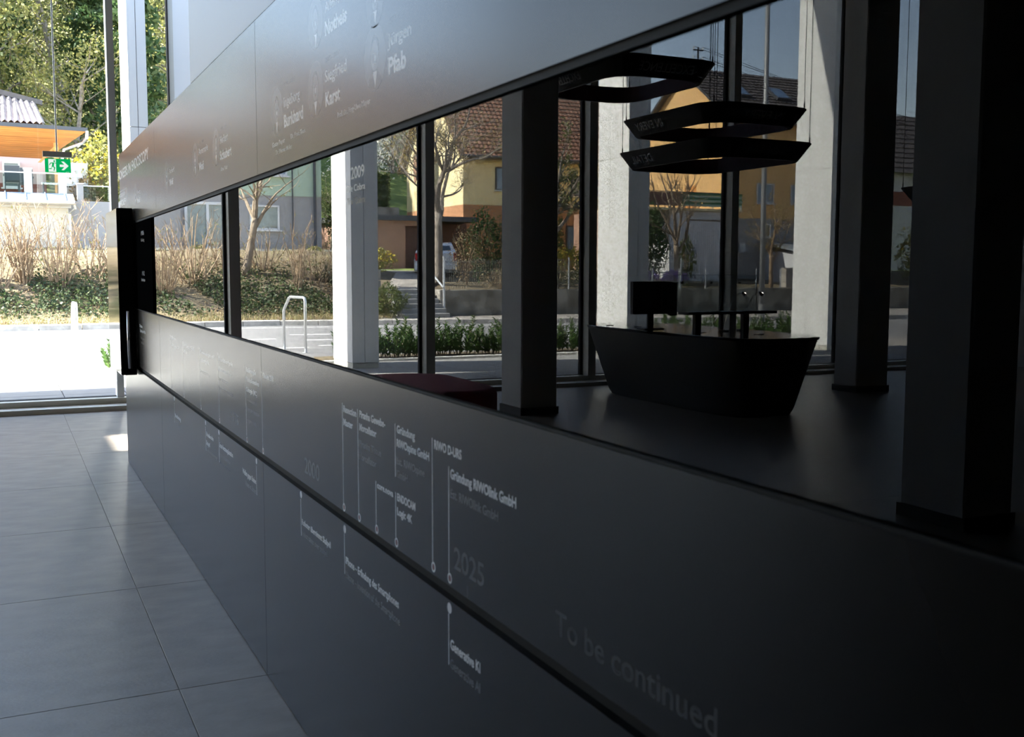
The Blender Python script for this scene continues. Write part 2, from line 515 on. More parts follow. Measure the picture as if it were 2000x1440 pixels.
blade(13.34, 'white clad column outside with a slanting shadow, right of the desk')

# ------------------------------------------------------------------ the dark timeline wall
def text_mesh(text, width, cap, bold):
    cu = bpy.data.curves.new('lettering', 'FONT')
    cu.body = text; cu.size = 1; cu.extrude = .0; cu.resolution_u = 3; cu.fill_mode = 'FRONT'
    cu.offset = .022 if bold else .004
    o = bpy.data.objects.new('lettering', cu); COL.objects.link(o)
    dg = bpy.context.evaluated_depsgraph_get()
    me = bpy.data.meshes.new_from_object(o.evaluated_get(dg))
    bpy.data.objects.remove(o, do_unlink=True); bpy.data.curves.remove(cu)
    xs = [v.co.x for v in me.vertices]
    x0, x1 = min(xs), max(xs)
    sx, sy = width/(x1-x0), cap/.729
    for v in me.vertices:
        v.co.x = (v.co.x-x0)*sx; v.co.y *= sy
    return me
PR = {'b': 'print_bold', 'r': 'print_regular', 'g': 'print_grey', 'd': 'print_dim', 'f': 'print_faint', 'p': 'pendant_print'}
def put_text(text, origin, ax, up, width, cap, tone, parent, label=None):
    me = text_mesh(text, width, cap, tone == 'b'); me.materials.clear(); me.materials.append(M[PR[tone]])
    o = bpy.data.objects.new('lettering', me); COL.objects.link(o); o.parent = parent
    ax, up = Vector(ax).normalized(), Vector(up).normalized(); n = ax.cross(up)
    p = Vector(origin)-wloc(parent)
    o.matrix_basis = Matrix(((ax.x, up.x, n.x, p.x), (ax.y, up.y, n.y, p.y), (ax.z, up.z, n.z, p.z), (0,0,0,1)))
    return o

wall = empty('wall_right', (0, 3, 0))
tag(wall, 'long dark satin panel wall printed with a timeline, with a glass band', 'wall', kind='structure')
SEAM = [-1.57, -1.5, 3.43, 5.915, 7.78]
PANEL = {}
for k in range(4):
    a, b = SEAM[k]+.0015, SEAM[k+1]-.0015
    PANEL['L', k] = MB().box(0, .02, a, b, .004, .7215).build('lower_panel', 'panel', wall)
    PANEL['M', k] = MB().box(0, .02, a, b, .7495, 1.104).build('middle_panel', 'panel', wall)
    PANEL['U', k] = MB().box(0, .02, a, b, 1.655, 2.1365).build('upper_panel', 'panel', wall)
MB().box(0, .02, SEAM[0], 4.697, 2.1385, ROOM_H).build('tall_panel', 'panel_tall', wall)
MB().box(.02, .026, SEAM[0], 7.78, 0, 1.103).build('lower_core', 'black_gap', wall)
MB().box(.02, .026, SEAM[0], 7.78, 1.657, 2.136).build('upper_core', 'black_gap', wall)
MB().box(.02, .026, SEAM[0], 4.697, 2.136, ROOM_H).build('tall_core', 'panel_tall', wall)
MB().box(.006, .022, SEAM[0], 7.78, 1.642, 1.657).build('band_head', 'black_gap', wall)
MB().box(.004, .022, SEAM[0], 7.78, 1.103, 1.108).build('band_foot', 'black_gap', wall)
MB().box(.016, .02, SEAM[0], 7.78, .7215, .7495).build('rail_slot', 'black_gap', wall)
glass = MB().box(.010, .016, SEAM[0], 6.18, 1.108, 1.642).build('glass_band', 'mirror_standin_glass', wall)  # see-through pane replaces mirror glass; the reflected lobby is modelled behind it
tag(glass, 'black mirror glass band, its reflection of lobby and street modelled behind it')
screen_refl = MB().box(.004,   .022, 6.18, 7.78, 1.108, 1.642).build('screen_reflection', 'matte_black', wall)  # black panel imitates the dark reflection of the sliding screen
tag(screen_refl, 'black gloss panel beside the sliding screen')
# white facade fin hanging from the terrace roof, seen above the low end of the wall
bk = empty('facade_fin', (1.8, 15.45, 2.9)); tag(bk, 'white hanging facade panel above the low end of the dark wall', 'panel', kind='structure')
MB().box(1.485, 2.3, 15.4, 15.5, 2.9, 9.7).build('panel', 'clad_white', bk)
MB().box(1.40, 1.42, 15.38, 15.5, 2.9, 9.7).build('edge_profile', 'gasket', bk)
MB().box(1.42, 1.485, 15.4, 15.5, 2.9, 9.7).build('frame_profile', 'sill_metal', bk)

TEXTS = [
 ('U', 'Alfons', 2.625, 1.989, 0.124, 0.025, 'r'),
 ('U', 'Notheis', 2.627, 1.934, 0.183, 0.035, 'b'),
 ('U', '2013 -', 2.144, 1.865, 0.057, 0.011, 'd'),
 ('U', 'Jürgen', 2.152, 1.818, 0.139, 0.027, 'r'),
 ('U', 'Pfab', 2.15, 1.76, 0.107, 0.037, 'b'),
 ('U', '2002 - 2012', 2.631, 1.868, 0.125, 0.012, 'd'),
 ('U', 'Siegfried', 2.633, 1.82, 0.184, 0.03, 'r'),
 ('U', 'Karst', 2.631, 1.761, 0.125, 0.035, 'b'),
 ('U', '1982 - 2002', 3.064, 1.874, 0.13, 0.011, 'd'),
 ('U', 'Ingeborg', 3.065, 1.818, 0.178, 0.029, 'r'),
 ('U', 'Burkhard', 3.066, 1.761, 0.213, 0.036, 'b'),
 ('U', 'Gustav Pieper', 3.217, 1.719, 0.155, 0.014, 'r'),
 ('U', 'Dr. Werner Müller', 3.173, 1.694, 0.192, 0.013, 'r'),
 ('U', 'Dr. Franz Thun', 2.991, 1.721, 0.157, 0.013, 'r'),
 ('U', 'Prof. Dr. Jörg-Uwe Meyer', 2.529, 1.72, 0.254, 0.013, 'r'),
 ('U', 'PIONEERS IN ENDOSCOPY', 7.862, 1.966, 1.692, 0.062, 'b'),
 ('U', 'RICHARD', 7.846, 1.847, 0.393, 0.024, 'r'),
 ('U', 'WOLF', 7.848, 1.786, 0.409, 0.042, 'b'),
 ('U', 'Georg', 6.754, 1.807, 0.145, 0.021, 'r'),
 ('U', 'Wolf', 6.768, 1.753, 0.146, 0.027, 'b'),
 ('U', 'Richard', 5.384, 1.816, 0.153, 0.024, 'r'),
 ('U', 'Wolf', 5.395, 1.76, 0.128, 0.029, 'b'),
 ('U', '1947 - 1977', 5.389, 1.882, 0.236, 0.014, 'd'),
 ('U', 'Annemarie', 4.534, 1.824, 0.218, 0.027, 'r'),
 ('U', 'Wolf', 4.538, 1.76, 0.118, 0.033, 'b'),
 ('U', '1968 - 1983', 4.528, 1.865, 0.123, 0.012, 'd'),
 ('U', 'Herbert', 4.055, 1.819, 0.149, 0.028, 'r'),
 ('U', 'Schubert', 4.063, 1.76, 0.216, 0.034, 'b'),
 ('U', '1976 - 1992', 4.039, 1.866, 0.11, 0.011, 'd'),
 ('U', 'Alfred Walz', 4.058, 1.718, 0.13, 0.015, 'r'),
 ('M', 'Resection', 2.509, 1.002, 0.105, 0.017, 'b'),
 ('M', 'Master', 2.51, 0.969, 0.076, 0.017, 'b'),
 ('M', 'Piranha Gewebe-', 2.379, 1.005, 0.186, 0.017, 'b'),
 ('M', 'Morcellator', 2.38, 0.974, 0.125, 0.017, 'b'),
 ('M', 'Piranha Tissue', 2.382, 0.935, 0.159, 0.017, 'g'),
 ('M', 'Morcellator', 2.383, 0.904, 0.126, 0.017, 'g'),
 ('M', 'Gründung', 2.116, 1.005, 0.11, 0.017, 'b'),
 ('M', 'RIWOspine GmbH', 2.117, 0.975, 0.191, 0.017, 'b'),
 ('M', 'Est. RIWOspine', 2.117, 0.937, 0.165, 0.017, 'g'),
 ('M', 'GmbH', 2.118, 0.908, 0.067, 0.017, 'g'),
 ('M', 'core.nova', 2.251, 0.859, 0.108, 0.015, 'b'),
 ('M', 'ENDOCAM', 2.116, 0.857, 0.11, 0.017, 'b'),
 ('M', 'Logic 4K', 2.117, 0.826, 0.092, 0.017, 'b'),
 ('M', 'RIWO D-URS', 1.898, 1.004, 0.136, 0.018, 'b'),
 ('M', 'Gründung RIWOlink GmbH', 1.815, 0.96, 0.283, 0.019, 'b'),
 ('M', 'Est. RIWOlink GmbH', 1.815, 0.923, 0.213, 0.018, 'g'),
 ('M', '2025', 1.798, 0.791, 0.137, 0.044, 'd'),
 ('M', '2000', 2.896, 0.782, 0.155, 0.047, 'd'),
 ('M', '1975', 3.967, 0.79, 0.143, 0.039, 'd'),
 ('M', 'Piezolith 2300', 3.408, 1.004, 0.147, 0.017, 'b'),
 ('M', 'Einführung der', 3.669, 1.001, 0.156, 0.016, 'b'),
 ('M', 'Minimal-invasiven', 3.673, 0.968, 0.204, 0.016, 'b'),
 ('M', 'Chirurgie (MIC)', 3.676, 0.932, 0.172, 0.016, 'b'),
 ('M', 'Introduction of', 3.679, 0.899, 0.173, 0.016, 'g'),
 ('M', 'Minimally Invasive', 3.683, 0.865, 0.212, 0.016, 'g'),
 ('M', 'Surgery (MIS)', 3.687, 0.826, 0.165, 0.016, 'g'),
 ('M', 'Laserlithotripsie', 4.19, 0.999, 0.276, 0.015, 'r'),
 ('M', 'Flexible Miniendoskope', 4.195, 0.959, 0.257, 0.015, 'r'),
 ('M', 'Laser lithotripsy', 4.2, 0.922, 0.188, 0.015, 'g'),
 ('M', 'Flexible mini endoscopes', 4.205, 0.885, 0.288, 0.015, 'g'),
 ('M', 'Ureteroskopie und', 4.619, 0.997, 0.328, 0.016, 'r'),
 ('M', 'Lithotripsie', 4.624, 0.964, 0.212, 0.016, 'r'),
 ('M', 'Ureteroscopy', 4.631, 0.915, 0.236, 0.016, 'g'),
 ('M', 'Erste Lumina-Optik', 5.104, 0.996, 0.324, 0.015, 'r'),
 ('M', 'für Kinder', 5.109, 0.967, 0.137, 0.015, 'r'),
 ('M', 'Elektronen', 5.469, 1.008, 0.139, 0.016, 'r'),
 ('M', 'blitzgerät', 5.476, 0.972, 0.256, 0.016, 'r'),
 ('M', 'Erstes', 6.83, 1.001, 0.133, 0.019, 'b'),
 ('M', 'Zystoskop der Welt', 6.824, 0.973, 0.272, 0.019, 'b'),
 ('M', 'First cysto-', 6.795, 0.93, 0.182, 0.019, 'g'),
 ('M', 'scope', 6.775, 0.903, 0.13, 0.019, 'g'),
 ('L', 'Roboter übernimmt Skalpell', 2.935, 0.624, 0.294, 0.017, 'b'),
 ('L', 'Robot takes over scalpel', 2.937, 0.592, 0.261, 0.017, 'g'),
 ('L', 'iPhone – Erfindung des Smartphones', 2.507, 0.619, 0.395, 0.019, 'b'),
 ('L', 'iPhone – Invention of the Smartphone', 2.509, 0.582, 0.403, 0.019, 'g'),
 ('L', 'Generative KI', 1.817, 0.628, 0.14, 0.02, 'b'),
 ('L', 'Generative AI', 1.818, 0.59, 0.14, 0.02, 'g'),
 ('L', 'Wellen gegen Steine', 3.769, 0.627, 0.221, 0.019, 'b'),
 ('L', 'Waves vs. Stones', 3.728, 0.592, 0.177, 0.019, 'g'),
 ('L', 'Erste Herztransplantation', 4.212, 0.654, 0.268, 0.019, 'b'),
 ('L', 'First transplantation', 4.216, 0.618, 0.22, 0.017, 'g'),
 ('L', 'of the human heart', 4.22, 0.587, 0.22, 0.017, 'g'),
 ('L', 'Schneiden ohne', 4.516, 0.656, 0.168, 0.018, 'b'),
 ('L', 'Skalpell', 4.521, 0.618, 0.086, 0.018, 'b'),
 ('L', 'Cutting without scalpel', 4.525, 0.589, 0.26, 0.018, 'g'),
 ('L', 'Mondlandung', 5.419, 0.622, 0.186, 0.018, 'b'),
 ('L', 'Moon landing', 5.423, 0.596, 0.152, 0.019, 'g'),
 ('M', 'To be continued', 1.392, 0.793, 0.409, 0.04, 'f'),
 ('G', '2009', 2.455, 1.567, 0.1, 0.029, 'r'),
 ('G', 'Die Cobra', 2.49, 1.538, 0.141, 0.016, 'r'),
 ('G', 'The Cobra', 2.491, 1.508, 0.142, 0.016, 'd'),
 ('E', '1906', 6.661, 1.556, 0.14, 0.027, 'r'),
 ('E', 'Gründung', 6.67, 1.52, 0.154, 0.018, 'r'),
 ('E', '1912', 6.656, 1.319, 0.115, 0.027, 'r'),
 ('E', 'Endoskope', 6.704, 1.285, 0.179, 0.018, 'r'),
]
STEMS = [
 ('M', 2.518, 1.023, 0.766, 0.76, 0.0096),
 ('M', 2.393, 1.022, 0.769, 0.761, 0.0098),
 ('M', 2.127, 1.023, 0.907, 0, 0.0),
 ('M', 2.261, 0.873, 0.77, 0.762, 0.01),
 ('M', 2.127, 0.873, 0.773, 0.763, 0.0112),
 ('M', 1.909, 1.023, 0.774, 0.765, 0.0116),
 ('M', 1.824, 0.981, 0.775, 0.765, 0.0117),
 ('M', 3.43, 1.021, 0.77, 0.76, 0.012),
 ('M', 3.684, 1.02, 0.774, 0.76, 0.011),
 ('M', 4.203, 1.028, 0.772, 0.76, 0.0104),
 ('M', 4.634, 1.019, 0.773, 0.762, 0.0103),
 ('M', 5.106, 1.019, 0.771, 0.762, 0.01),
 ('M', 5.508, 1.025, 0.77, 0.761, 0.0108),
 ('L', 2.945, 0.588, 0.696, 0.709, 0.0107),
 ('L', 2.515, 0.589, 0.693, 0.705, 0.0106),
 ('L', 1.826, 0.593, 0.694, 0.706, 0.0103),
 ('L', 3.538, 0.591, 0.693, 0.708, 0.0117),
 ('L', 4.225, 0.589, 0.692, 0.71, 0.0106),
 ('L', 4.53, 0.589, 0.692, 0.708, 0.0113),
 ('L', 5.432, 0.591, 0.691, 0.711, 0.0108),
]


def seg(y):
    for k in range(4):
        if SEAM[k] <= y <= SEAM[k+1]: return k
    return 3 if y > 3 else 0
for g, t, y, z, w, h, tone in TEXTS:
    par = {'G': glass, 'E': screen_refl}.get(g) or PANEL[g, seg(y-w/2)]
    x = {'G': .0099, 'E': .0039}.get(g, -.00008)
    put_text(t, (x, y, z), (0, -1, 0), (0, 0, 1), w, h, tone, par)
def disc(cx, cz, r, x, n=20, rin=0):
    o = [(x, cx-r*math.cos(2*math.pi*i/n), cz+r*math.sin(2*math.pi*i/n)) for i in range(n)]
    if not rin: return o, [tuple(range(n))]
    q = [(x, cx-rin*math.cos(2*math.pi*i/n), cz+rin*math.sin(2*math.pi*i/n)) for i in range(n)]
    return o+q, [(i, (i+1) % n, n+(i+1) % n, n+i) for i in range(n)]
for g, y, za, zb, zc, r in STEMS:
    par = PANEL[g, seg(y)]
    m = MB().box(-.00008, -.00002, y-.0016, y+.0016, min(za, zb), max(za, zb))
    if r:
        yc = y-.004
        if g == 'M':
            m.add(*disc(yc, zc, .0105, -.0001, rin=.0068)); m.add(*disc(yc, zc, .0066, -.0001), mi=1)
        else:
            m.add(*disc(yc, zc, .0105, -.0001))
    m.build('timeline_marker', ['print_regular', 'print_red'], par)
for y, z in ((1.735, .765), (2.82, .757)):
    MB().box(-.00008, -.00002, y-.001, y+.001, z-.012, z+.008).build('timeline_tick', 'print_dim', PANEL['M', seg(y)])
for y, z, r in ((2.716, 1.983, .068), (2.24, 1.813, .073), (2.725, 1.817, .073), (3.154, 1.816, .07), (6.849, 1.81, .07), (5.483, 1.814, .07), (4.626, 1.814, .07), (4.14, 1.815, .07), (2.235, 1.935, .06)):
    m = MB()
    def el(cy, cz, ry, rz, x, mi, n=18, a0=0, a1=2*math.pi):
        pts = [(x, cy-ry*math.cos(a0+(a1-a0)*i/n), cz+rz*math.sin(a0+(a1-a0)*i/n)) for i in range(n)]
        m.add(pts, [tuple(range(n))], mi)
    el(y, z, r, r, -.00006, 0, 28)
    # shoulders and jacket, shirt, neck, face, hair
    m.add([(-.00009, y+.62*r, z-.75*r), (-.00009, y+.38*r, z-.45*r), (-.00009, y-.38*r, z-.45*r), (-.00009, y-.62*r, z-.75*r), (-.00009, y-.3*r, z-.93*r), (-.00009, y+.3*r, z-.93*r)], [(0,1,2,3,4,5)], 1)
    m.add([(-.00012, y+.16*r, z-.42*r), (-.00012, y-.16*r, z-.42*r), (-.00012, y, z-.9*r)], [(0,1,2)], 2)
    el(y, z+.17*r, .40*r, .50*r, -.00012, 1)
    el(y, z+.05*r, .34*r, .46*r, -.00015, 3)
    for sy in (-.14, .14): el(y+sy*r, z+.1*r, .06*r, .03*r, -.00018, 1, 8)
    el(y, z-.2*r, .12*r, .025*r, -.00018, 1, 8)
    el(y-.02*r, z-.04*r, .04*r, .10*r, -.00018, 4, 8)
    m.build('portrait', ['print_dim', 'panel', 'print_regular', 'print_grey', 'print_regular'], PANEL['U', seg(y)])
# outline of the maker's square emblem at the wall end
m = MB()
for a, b, c_, d in ((7.86, 7.33, 1.883, 1.886), (7.86, 7.33, 1.752, 1.755), (7.335, 7.32, 1.752, 1.886)):
    m.box(-.00008, -.00002, b, min(a, 7.775), c_, d)
m.build('emblem_frame', 'print_regular', PANEL['U', 3])

# ------------------------------------------------------------------ sliding screen on the wall
r = empty('sliding_screen', (-.06, 7.35, .69)); tag(r, 'black upright sliding touch screen with steel handle at the end of the wall', 'screen')
MB().box(-.094, -.006, 7.0, 7.74, .69, 1.735).build('housing', 'black_gloss', r)
MB().box(-.100, -.0945, 7.003, 7.737, .693, 1.732).build('front_glass', 'screen_glass', r)
MB().box(-.006, .015, 7.1, 7.66, .724, .746).build('rail_carriage', 'device_black', r)
h = MB().tube([(-.05, 6.955, .735), (-.05, 6.955, 1.095)], .0135, 14).build('handle', 'chrome', r, smooth=True)
for z in (.78, 1.05): MB().tube([(-.05, 6.957, z), (-.05, 7.0, z)], .007, 8).build('handle_stud', 'chrome', h)

# ------------------------------------------------------------------ exit sign
r = empty('exit_sign', (-.33, 9.0, 2.11)); tag(r, 'green emergency exit sign with running man and arrow hanging from the ceiling', 'exit sign')
MB().tube([(-.335, 9.0, 2.262), (-.335, 9.0, ROOM_H)], .006, 8).build('rod', 'alu_light', r)
MB().box(-.436, -.228, 8.975, 9.025, 2.222, 2.264).build('housing', 'sign_housing', r)
sg = MB().box(-.423, -.238, 8.992, 9.004, 2.105, 2.21).build('sign_board', 'sign_green', r)
MB().box(-.398, -.344, 8.9905, 8.9915, 2.108, 2.205).build('door_symbol', 'sign_white', sg)
m = MB()
def ps(*pts): m.prism(pts, 8.9885, 8.990)
hx, hz = -.366, 2.158
ps(*[(hx+.010+.007*math.cos(a*.785), hz+.032+.007*math.sin(a*.785)) for a in range(8)])
ps((hx-.004,hz+.022), (hx+.010,hz+.022), (hx+.006,hz-.006), (hx-.008,hz-.004))
ps((hx-.006,hz-.004), (hx+.006,hz-.006), (hx+.016,hz-.018), (hx+.009,hz-.042), (hx+.003,hz-.041), (hx+.007,hz-.02))
ps((hx-.008,hz-.002), (hx+.002,hz-.006), (hx-.012,hz-.022), (hx-.030,hz-.024), (hx-.030,hz-.030), (hx-.010,hz-.029))
ps((hx+.008,hz+.022), (hx+.011,hz+.017), (hx+.026,hz+.012), (hx+.027,hz+.017))
ps((hx-.004,hz+.022), (hx-.003,hz+.016), (hx-.017,hz+.012), (hx-.022,hz-.001), (hx-.027,hz+.001), (hx-.021,hz+.018))
m.build('running_man', 'sign_green', sg)
MB().prism([(-.318,2.166),(-.318,2.148),(-.285,2.148),(-.306,2.124),(-.288,2.124),(-.254,2.157),(-.288,2.190),(-.306,2.190),(-.285,2.166)], 8.9895, 8.9912).build('arrow', 'sign_white', sg)
MB().box(-.275, -.250, 8.9895, 8.9912, 2.108, 2.110).build('maker_mark', 'sign_white', sg)

# ------------------------------------------------------------------ reception desk and what stands on it
def superring(cx, cy, hx, hy, z, n=4.0, k=40, skew=0):
    out = []
    for i in range(k):
        t = 2*math.pi*i/k
        c_, s_ = math.cos(t), math.sin(t)
        out.append((cx+hx*math.copysign(abs(c_)**(2/n), c_)+skew*s_, cy+hy*math.copysign(abs(s_)**(2/n), s_), z))
    return out
r = empty('reception_desk', (5.68, 9.0, 0)); tag(r, 'black reception desk with sides flaring outward to the top', 'desk')
MB().loft([superring(5.66, 8.94, .40, 1.2, 0, 5), superring(5.67, 8.96, .42, 1.24, .05, 5), superring(5.76, 9.14, .565, 1.56, .715, 4.2)]).build('body', 'desk_black', r)
MB().loft([superring(5.76, 9.14, .575, 1.575, .7155, 4.2), superring(5.76, 9.14, .58, 1.58, .737, 4.2), superring(5.76, 9.14, .572, 1.572, .742, 4.2)]).build('worktop', 'desk_top', r)
for y, x in ((10.2, 5.4), (9.85, 5.55), (8.6, 5.5), (8.15, 5.85)):
    MB().tube([(x, y, .742), (x, y, .746)], .045, 16).build('cable_outlet', 'device_black', r)

r = empty('monitor', (5.42, 9.4, .742)); tag(r, 'black boxy monitor on a short stand at the left of the desk', 'monitor')
MB().bevbox(5.17, 5.66, 9.36, 9.42, .90, 1.245, .006).build('screen_case', 'device_black', r)
MB().box(5.655, 5.75, 9.40, 9.44, .88, 1.235).build('side_panel', 'device_black', r)
MB().box(5.385, 5.455, 9.40, 9.43, .745, .92).build('stand', 'device_black', r)
MB().bevbox(5.30, 5.54, 9.33, 9.5, .742, .752, .004).build('foot', 'device_black', r)

r = empty('counter_screen', (5.7, 8.6, .742)); tag(r, 'clear glass screen on a dark shelf with two posts on the desk', 'screen')
MB().box(5.02, 6.17, 8.60, 8.606, .955, 1.315).build('pane', 'clear_glass', r)
MB().box(5.28, 6.37, 8.52, 8.70, .925, .952).build('shelf', 'device_black', r)
for x in (5.44, 6.03): MB().box(x-.035, x+.035, 8.58, 8.63, .742, .925).build('post', 'device_black', r)
for x in (5.25, 5.6, 5.95): MB().tube([(x, 8.59, 1.24), (x, 8.615, 1.24)], .012, 10).build('clamp', 'device_black', r)
fr = MB()
fr.box(5.02, 6.17, 8.600, 8.606, 1.315, 1.319); fr.box(6.17, 6.174, 8.6, 8.606, .955, 1.319)
fr.build('edge', 'wire_black', r)
for k, (x, s_) in enumerate(((6.0, 'left'), (6.22, 'right'))):
    r = empty('desk_lamp', (x-.12, 8.75, .742)); tag(r, 'small lit gooseneck desk lamp, %s one of the two' % s_, 'lamp', 'desk lamps')
    MB().tube([(x-.12, 8.75, .742), (x-.12, 8.75, .755)], .05, 16).build('base', 'device_black', r)
    pts = [(x-.12+.12*(1-math.cos(t*math.pi/2/6)), 8.75-.15*t/6, .755+.39*math.sin(t*math.pi/2/6)) for t in range(7)]
    MB().tube(pts, .005, 6).build('arm', 'chrome', r)
    MB().tube([(x-.02, 8.6, 1.145), (x+.02, 8.6, 1.115)], .012, 10, .02).build('shade', 'chrome', r)
    MB().tube([(x-.012, 8.597, 1.137), (x+.022, 8.597, 1.127)], .010, 10, .012).build('bulb', 'bulb', r)

# ------------------------------------------------------------------ hanging ring lamps
def rring(x0, x1, y0, y1, rad, z, n=5):
    out = []
    for cx, cy, a in ((x1-rad, y1-rad, 0), (x0+rad, y1-rad, 90), (x0+rad, y0+rad, 180), (x1-rad, y0+rad, 270)):
        for i in range(n+1):
            t = math.radians(a+90*i/n)
            out.append((cx+rad*math.cos(t), cy+rad*math.sin(t), z))
    return out
def pendant(x0, x1, y0, y1, z0, z1, word, label, rad=.28, ins=.095, both=True, off=(.36, .12)):
    r = empty('ring_pendant', ((x0+x1)/2, (y0+y1)/2, z0)); tag(r, label, 'pendant lamp', 'black ring pendants over the desk')
    t = .03
    o1 = rring(x0, x1, y0, y1, rad, z1); o0 = rring(x0+ins, x1-ins, y0+ins, y1-ins, rad, z0)
    i1 = rring(x0+t, x1-t, y0+t, y1-t, rad, z1); i0 = rring(x0+ins+t, x1-ins-t, y0+ins+t, y1-ins-t, rad, z0)
    MB().loft([i1, o1, o0, i0], cap=False).build('outer_band', 'pendant_black', r)
    MB().loft([i0, i1], cap=False).build('inner_band', 'pendant_red', r)
    for x, y in ((x0+rad*.35, y0+rad*.35), (x1-rad*.35, y0+rad*.35), (x0+rad*.35, y1-rad*.35), (x1-rad*.35, y1-rad*.35)):
        cb = MB().tube([(x, y, z1-.01), (x, y, ROOM_H)], .003, 5).build('cable', 'wire_black', r)
        MB().tube([(x, y, z1-.01), (x, y, z1+.06)], .007, 6).build('cable_grip', 'wire_black', cb)
    # the words read backwards, as in the photograph
    hgt = z1-z0; cap = .088; e = .001
    sl = ins/hgt; zb = z0+hgt*.26; d_ = ins*(1-.26)
    w = .052*len(word)+.06
    if both or True:
        xo = x0+ins*(1-.26)-e
        put_text(word, (xo, y1-off[0]-w, zb), (0, 1, 0), (-sl, 0, 1), w, cap, 'p', r)
    if both:
        yo = y0+ins*(1-.26)-e
        put_text(word, (x0+off[1]+rad+w, yo, zb), (-1, 0, 0), (0, -sl, 1), w, cap, 'p', r)
    return r
pendant(5.10, 6.40, 7.93, 9.75, 2.41, 2.58, 'DETAIL', 'black ring pendant lettered DETAIL backwards, lowest of the stack')
pendant(5.10, 6.36, 7.97, 9.68, 2.735, 2.905, 'IN EVERY', 'black ring pendant lettered IN EVERY backwards, middle of the stack')
pendant(4.06, 5.28, 7.98, 9.6, 3.075, 3.25, 'EXCELLENCE', 'black ring pendant lettered EXCELLENCE backwards, topmost, partly behind the wall', off=(.36, .02))
pendant(7.33, 8.75, 6.0, 8.02, 2.03, 2.19, 'EXCELLENCE', 'black ring pendant at the right, glimpsed between two dark columns', both=False, off=(.3, .2))

# ------------------------------------------------------------------ red upholstered seat
r = empty('ottoman', (2.3, 8.5, 0)); tag(r, 'dark red upholstered bench with rounded ends beside the column', 'bench')
rr = lambda i, z: rring(1.75+i, 2.95-i, 7.62+i, 9.32-i, .42-i*.6, z, 8)
MB().loft([rr(.0, .06), rr(0, .34), rr(.015, .375), rr(.05, .395), rr(.12, .402)]).build('cushion', 'fabric_red', r, smooth=True)
MB().loft([rr(.06, 0), rr(.06, .06)]).build('plinth', 'device_black', r)

# ------------------------------------------------------------------ outside: terrace, road, terrain
def yk(x): return 28.5 if x < 6 else 28.5-.2*(x-6) if x < 24 else 24.9       # line of the far kerb
def sm(t): t = min(1, max(0, t)); return t*t*(3-2*t)
def terrain(x, y):
    k = yk(x)
    if y < k+.2: return -.15
    bank = -.03+2.0*sm((y-28.7)/5.5)+.9*sm((y-36)/8)
    flat = -.03 if y < 30.6 else .76+.6*sm((y-31)/7)
    t = sm((x-9.0)/1.2)
    z = bank*(1-t)+flat*t
    az = (x+.75)/y
    fac = (1-.93*sm((az-.36)/.12))*(1-.95*sm((-.05-az)/.10))
    z += max(0, y-46)*.50*fac
    return z
tag(MB().box(-70, 110, GY+.1, 27, -.4, -.152).build('ground', 'footway'), 'ground under the terrace and street', 'ground', kind='structure')
rd = MB()
xs = list(range(-60, 100, 2))
for i in range(len(xs)-1):
    a, b = xs[i], xs[i+1]
    rd.add([(a, 17.7, -.148), (b, 17.7, -.148), (b, yk(b), -.148), (a, yk(a), -.148)], [(0,1,2,3)])
    rd.add([(a, yk(a), -.151), (b, yk(b), -.151), (b, yk(b)+1, -.151), (a, yk(a)+1, -.151)], [(0,1,2,3)])
road = rd.build('road', 'asphalt'); tag(road, 'grey asphalt street beyond the glass front', 'road', kind='structure')
for a, b, y, w, sl in ((-30, 30, 27.55, .11, -.0), (5.25, 9.6, 24.35, .13, 0), (10.6, 15.5, 24.1, .13, 0), (3.1, 4.6, 23.0, .12, 0), (5.1, 8.2, 22.35, .12, 0), (9.2, 13.2, 22.2, .12, 0), (-4, -1, 23, .12, 0), (14.2, 18.2, 22.1, .12, 0), (4.9, 5.9, 20.6, .1, 0), (3.8, 4.6, 20.2, .1, 0)):
    m = MB()
    n = max(1, int((b-a)/2))
    for i in range(n):
        p, q = a+(b-a)*i/n, a+(b-a)*(i+1)/n
        f_ = (lambda x: y+min(0, yk(x)-28.5)*.9)
        m.add([(p, f_(p), -.1475), (q, f_(q), -.1475), (q, f_(q)+w, -.1475), (p, f_(p)+w, -.1475)], [(0,1,2,3)])
        m.add([(p, f_(p), -.148), (q, f_(q), -.148), (q, f_(q)+w, -.148), (p, f_(p)+w, -.148)], [(3,2,1,0)])
    m.build('road_marking', 'road_paint', road)
m = MB(); m.add([(1.55+.33*math.cos(i*.3927), 20.3+.33*math.sin(i*.3927), -.147) for i in range(16)], [tuple(range(16))]); m.build('manhole_cover', 'fascia_dark', road)
kb = empty('kerb', (5, 28, -.15)); tag(kb, 'line of weathered kerb stones along the far side of the street', 'kerb', kind='structure')
x = -20.0
while x < 40:
    a, b = x+.008, x+.992
    m = MB(); y0, y1 = yk(a), yk(b); j = rnd.uniform(-.006, .006)
    m.loft([[(a, y0, -.15), (a, y0+.02, -.02+j), (a, y0+.05, 0+j), (a, y0+.2, 0+j), (a, y0+.2, -.15)], [(b, y1, -.15), (b, y1+.02, -.02+j), (b, y1+.05, 0+j), (b, y1+.2, 0+j), (b, y1+.2, -.15)]])
    m.build('kerb_stone', 'kerb', kb); x += 1

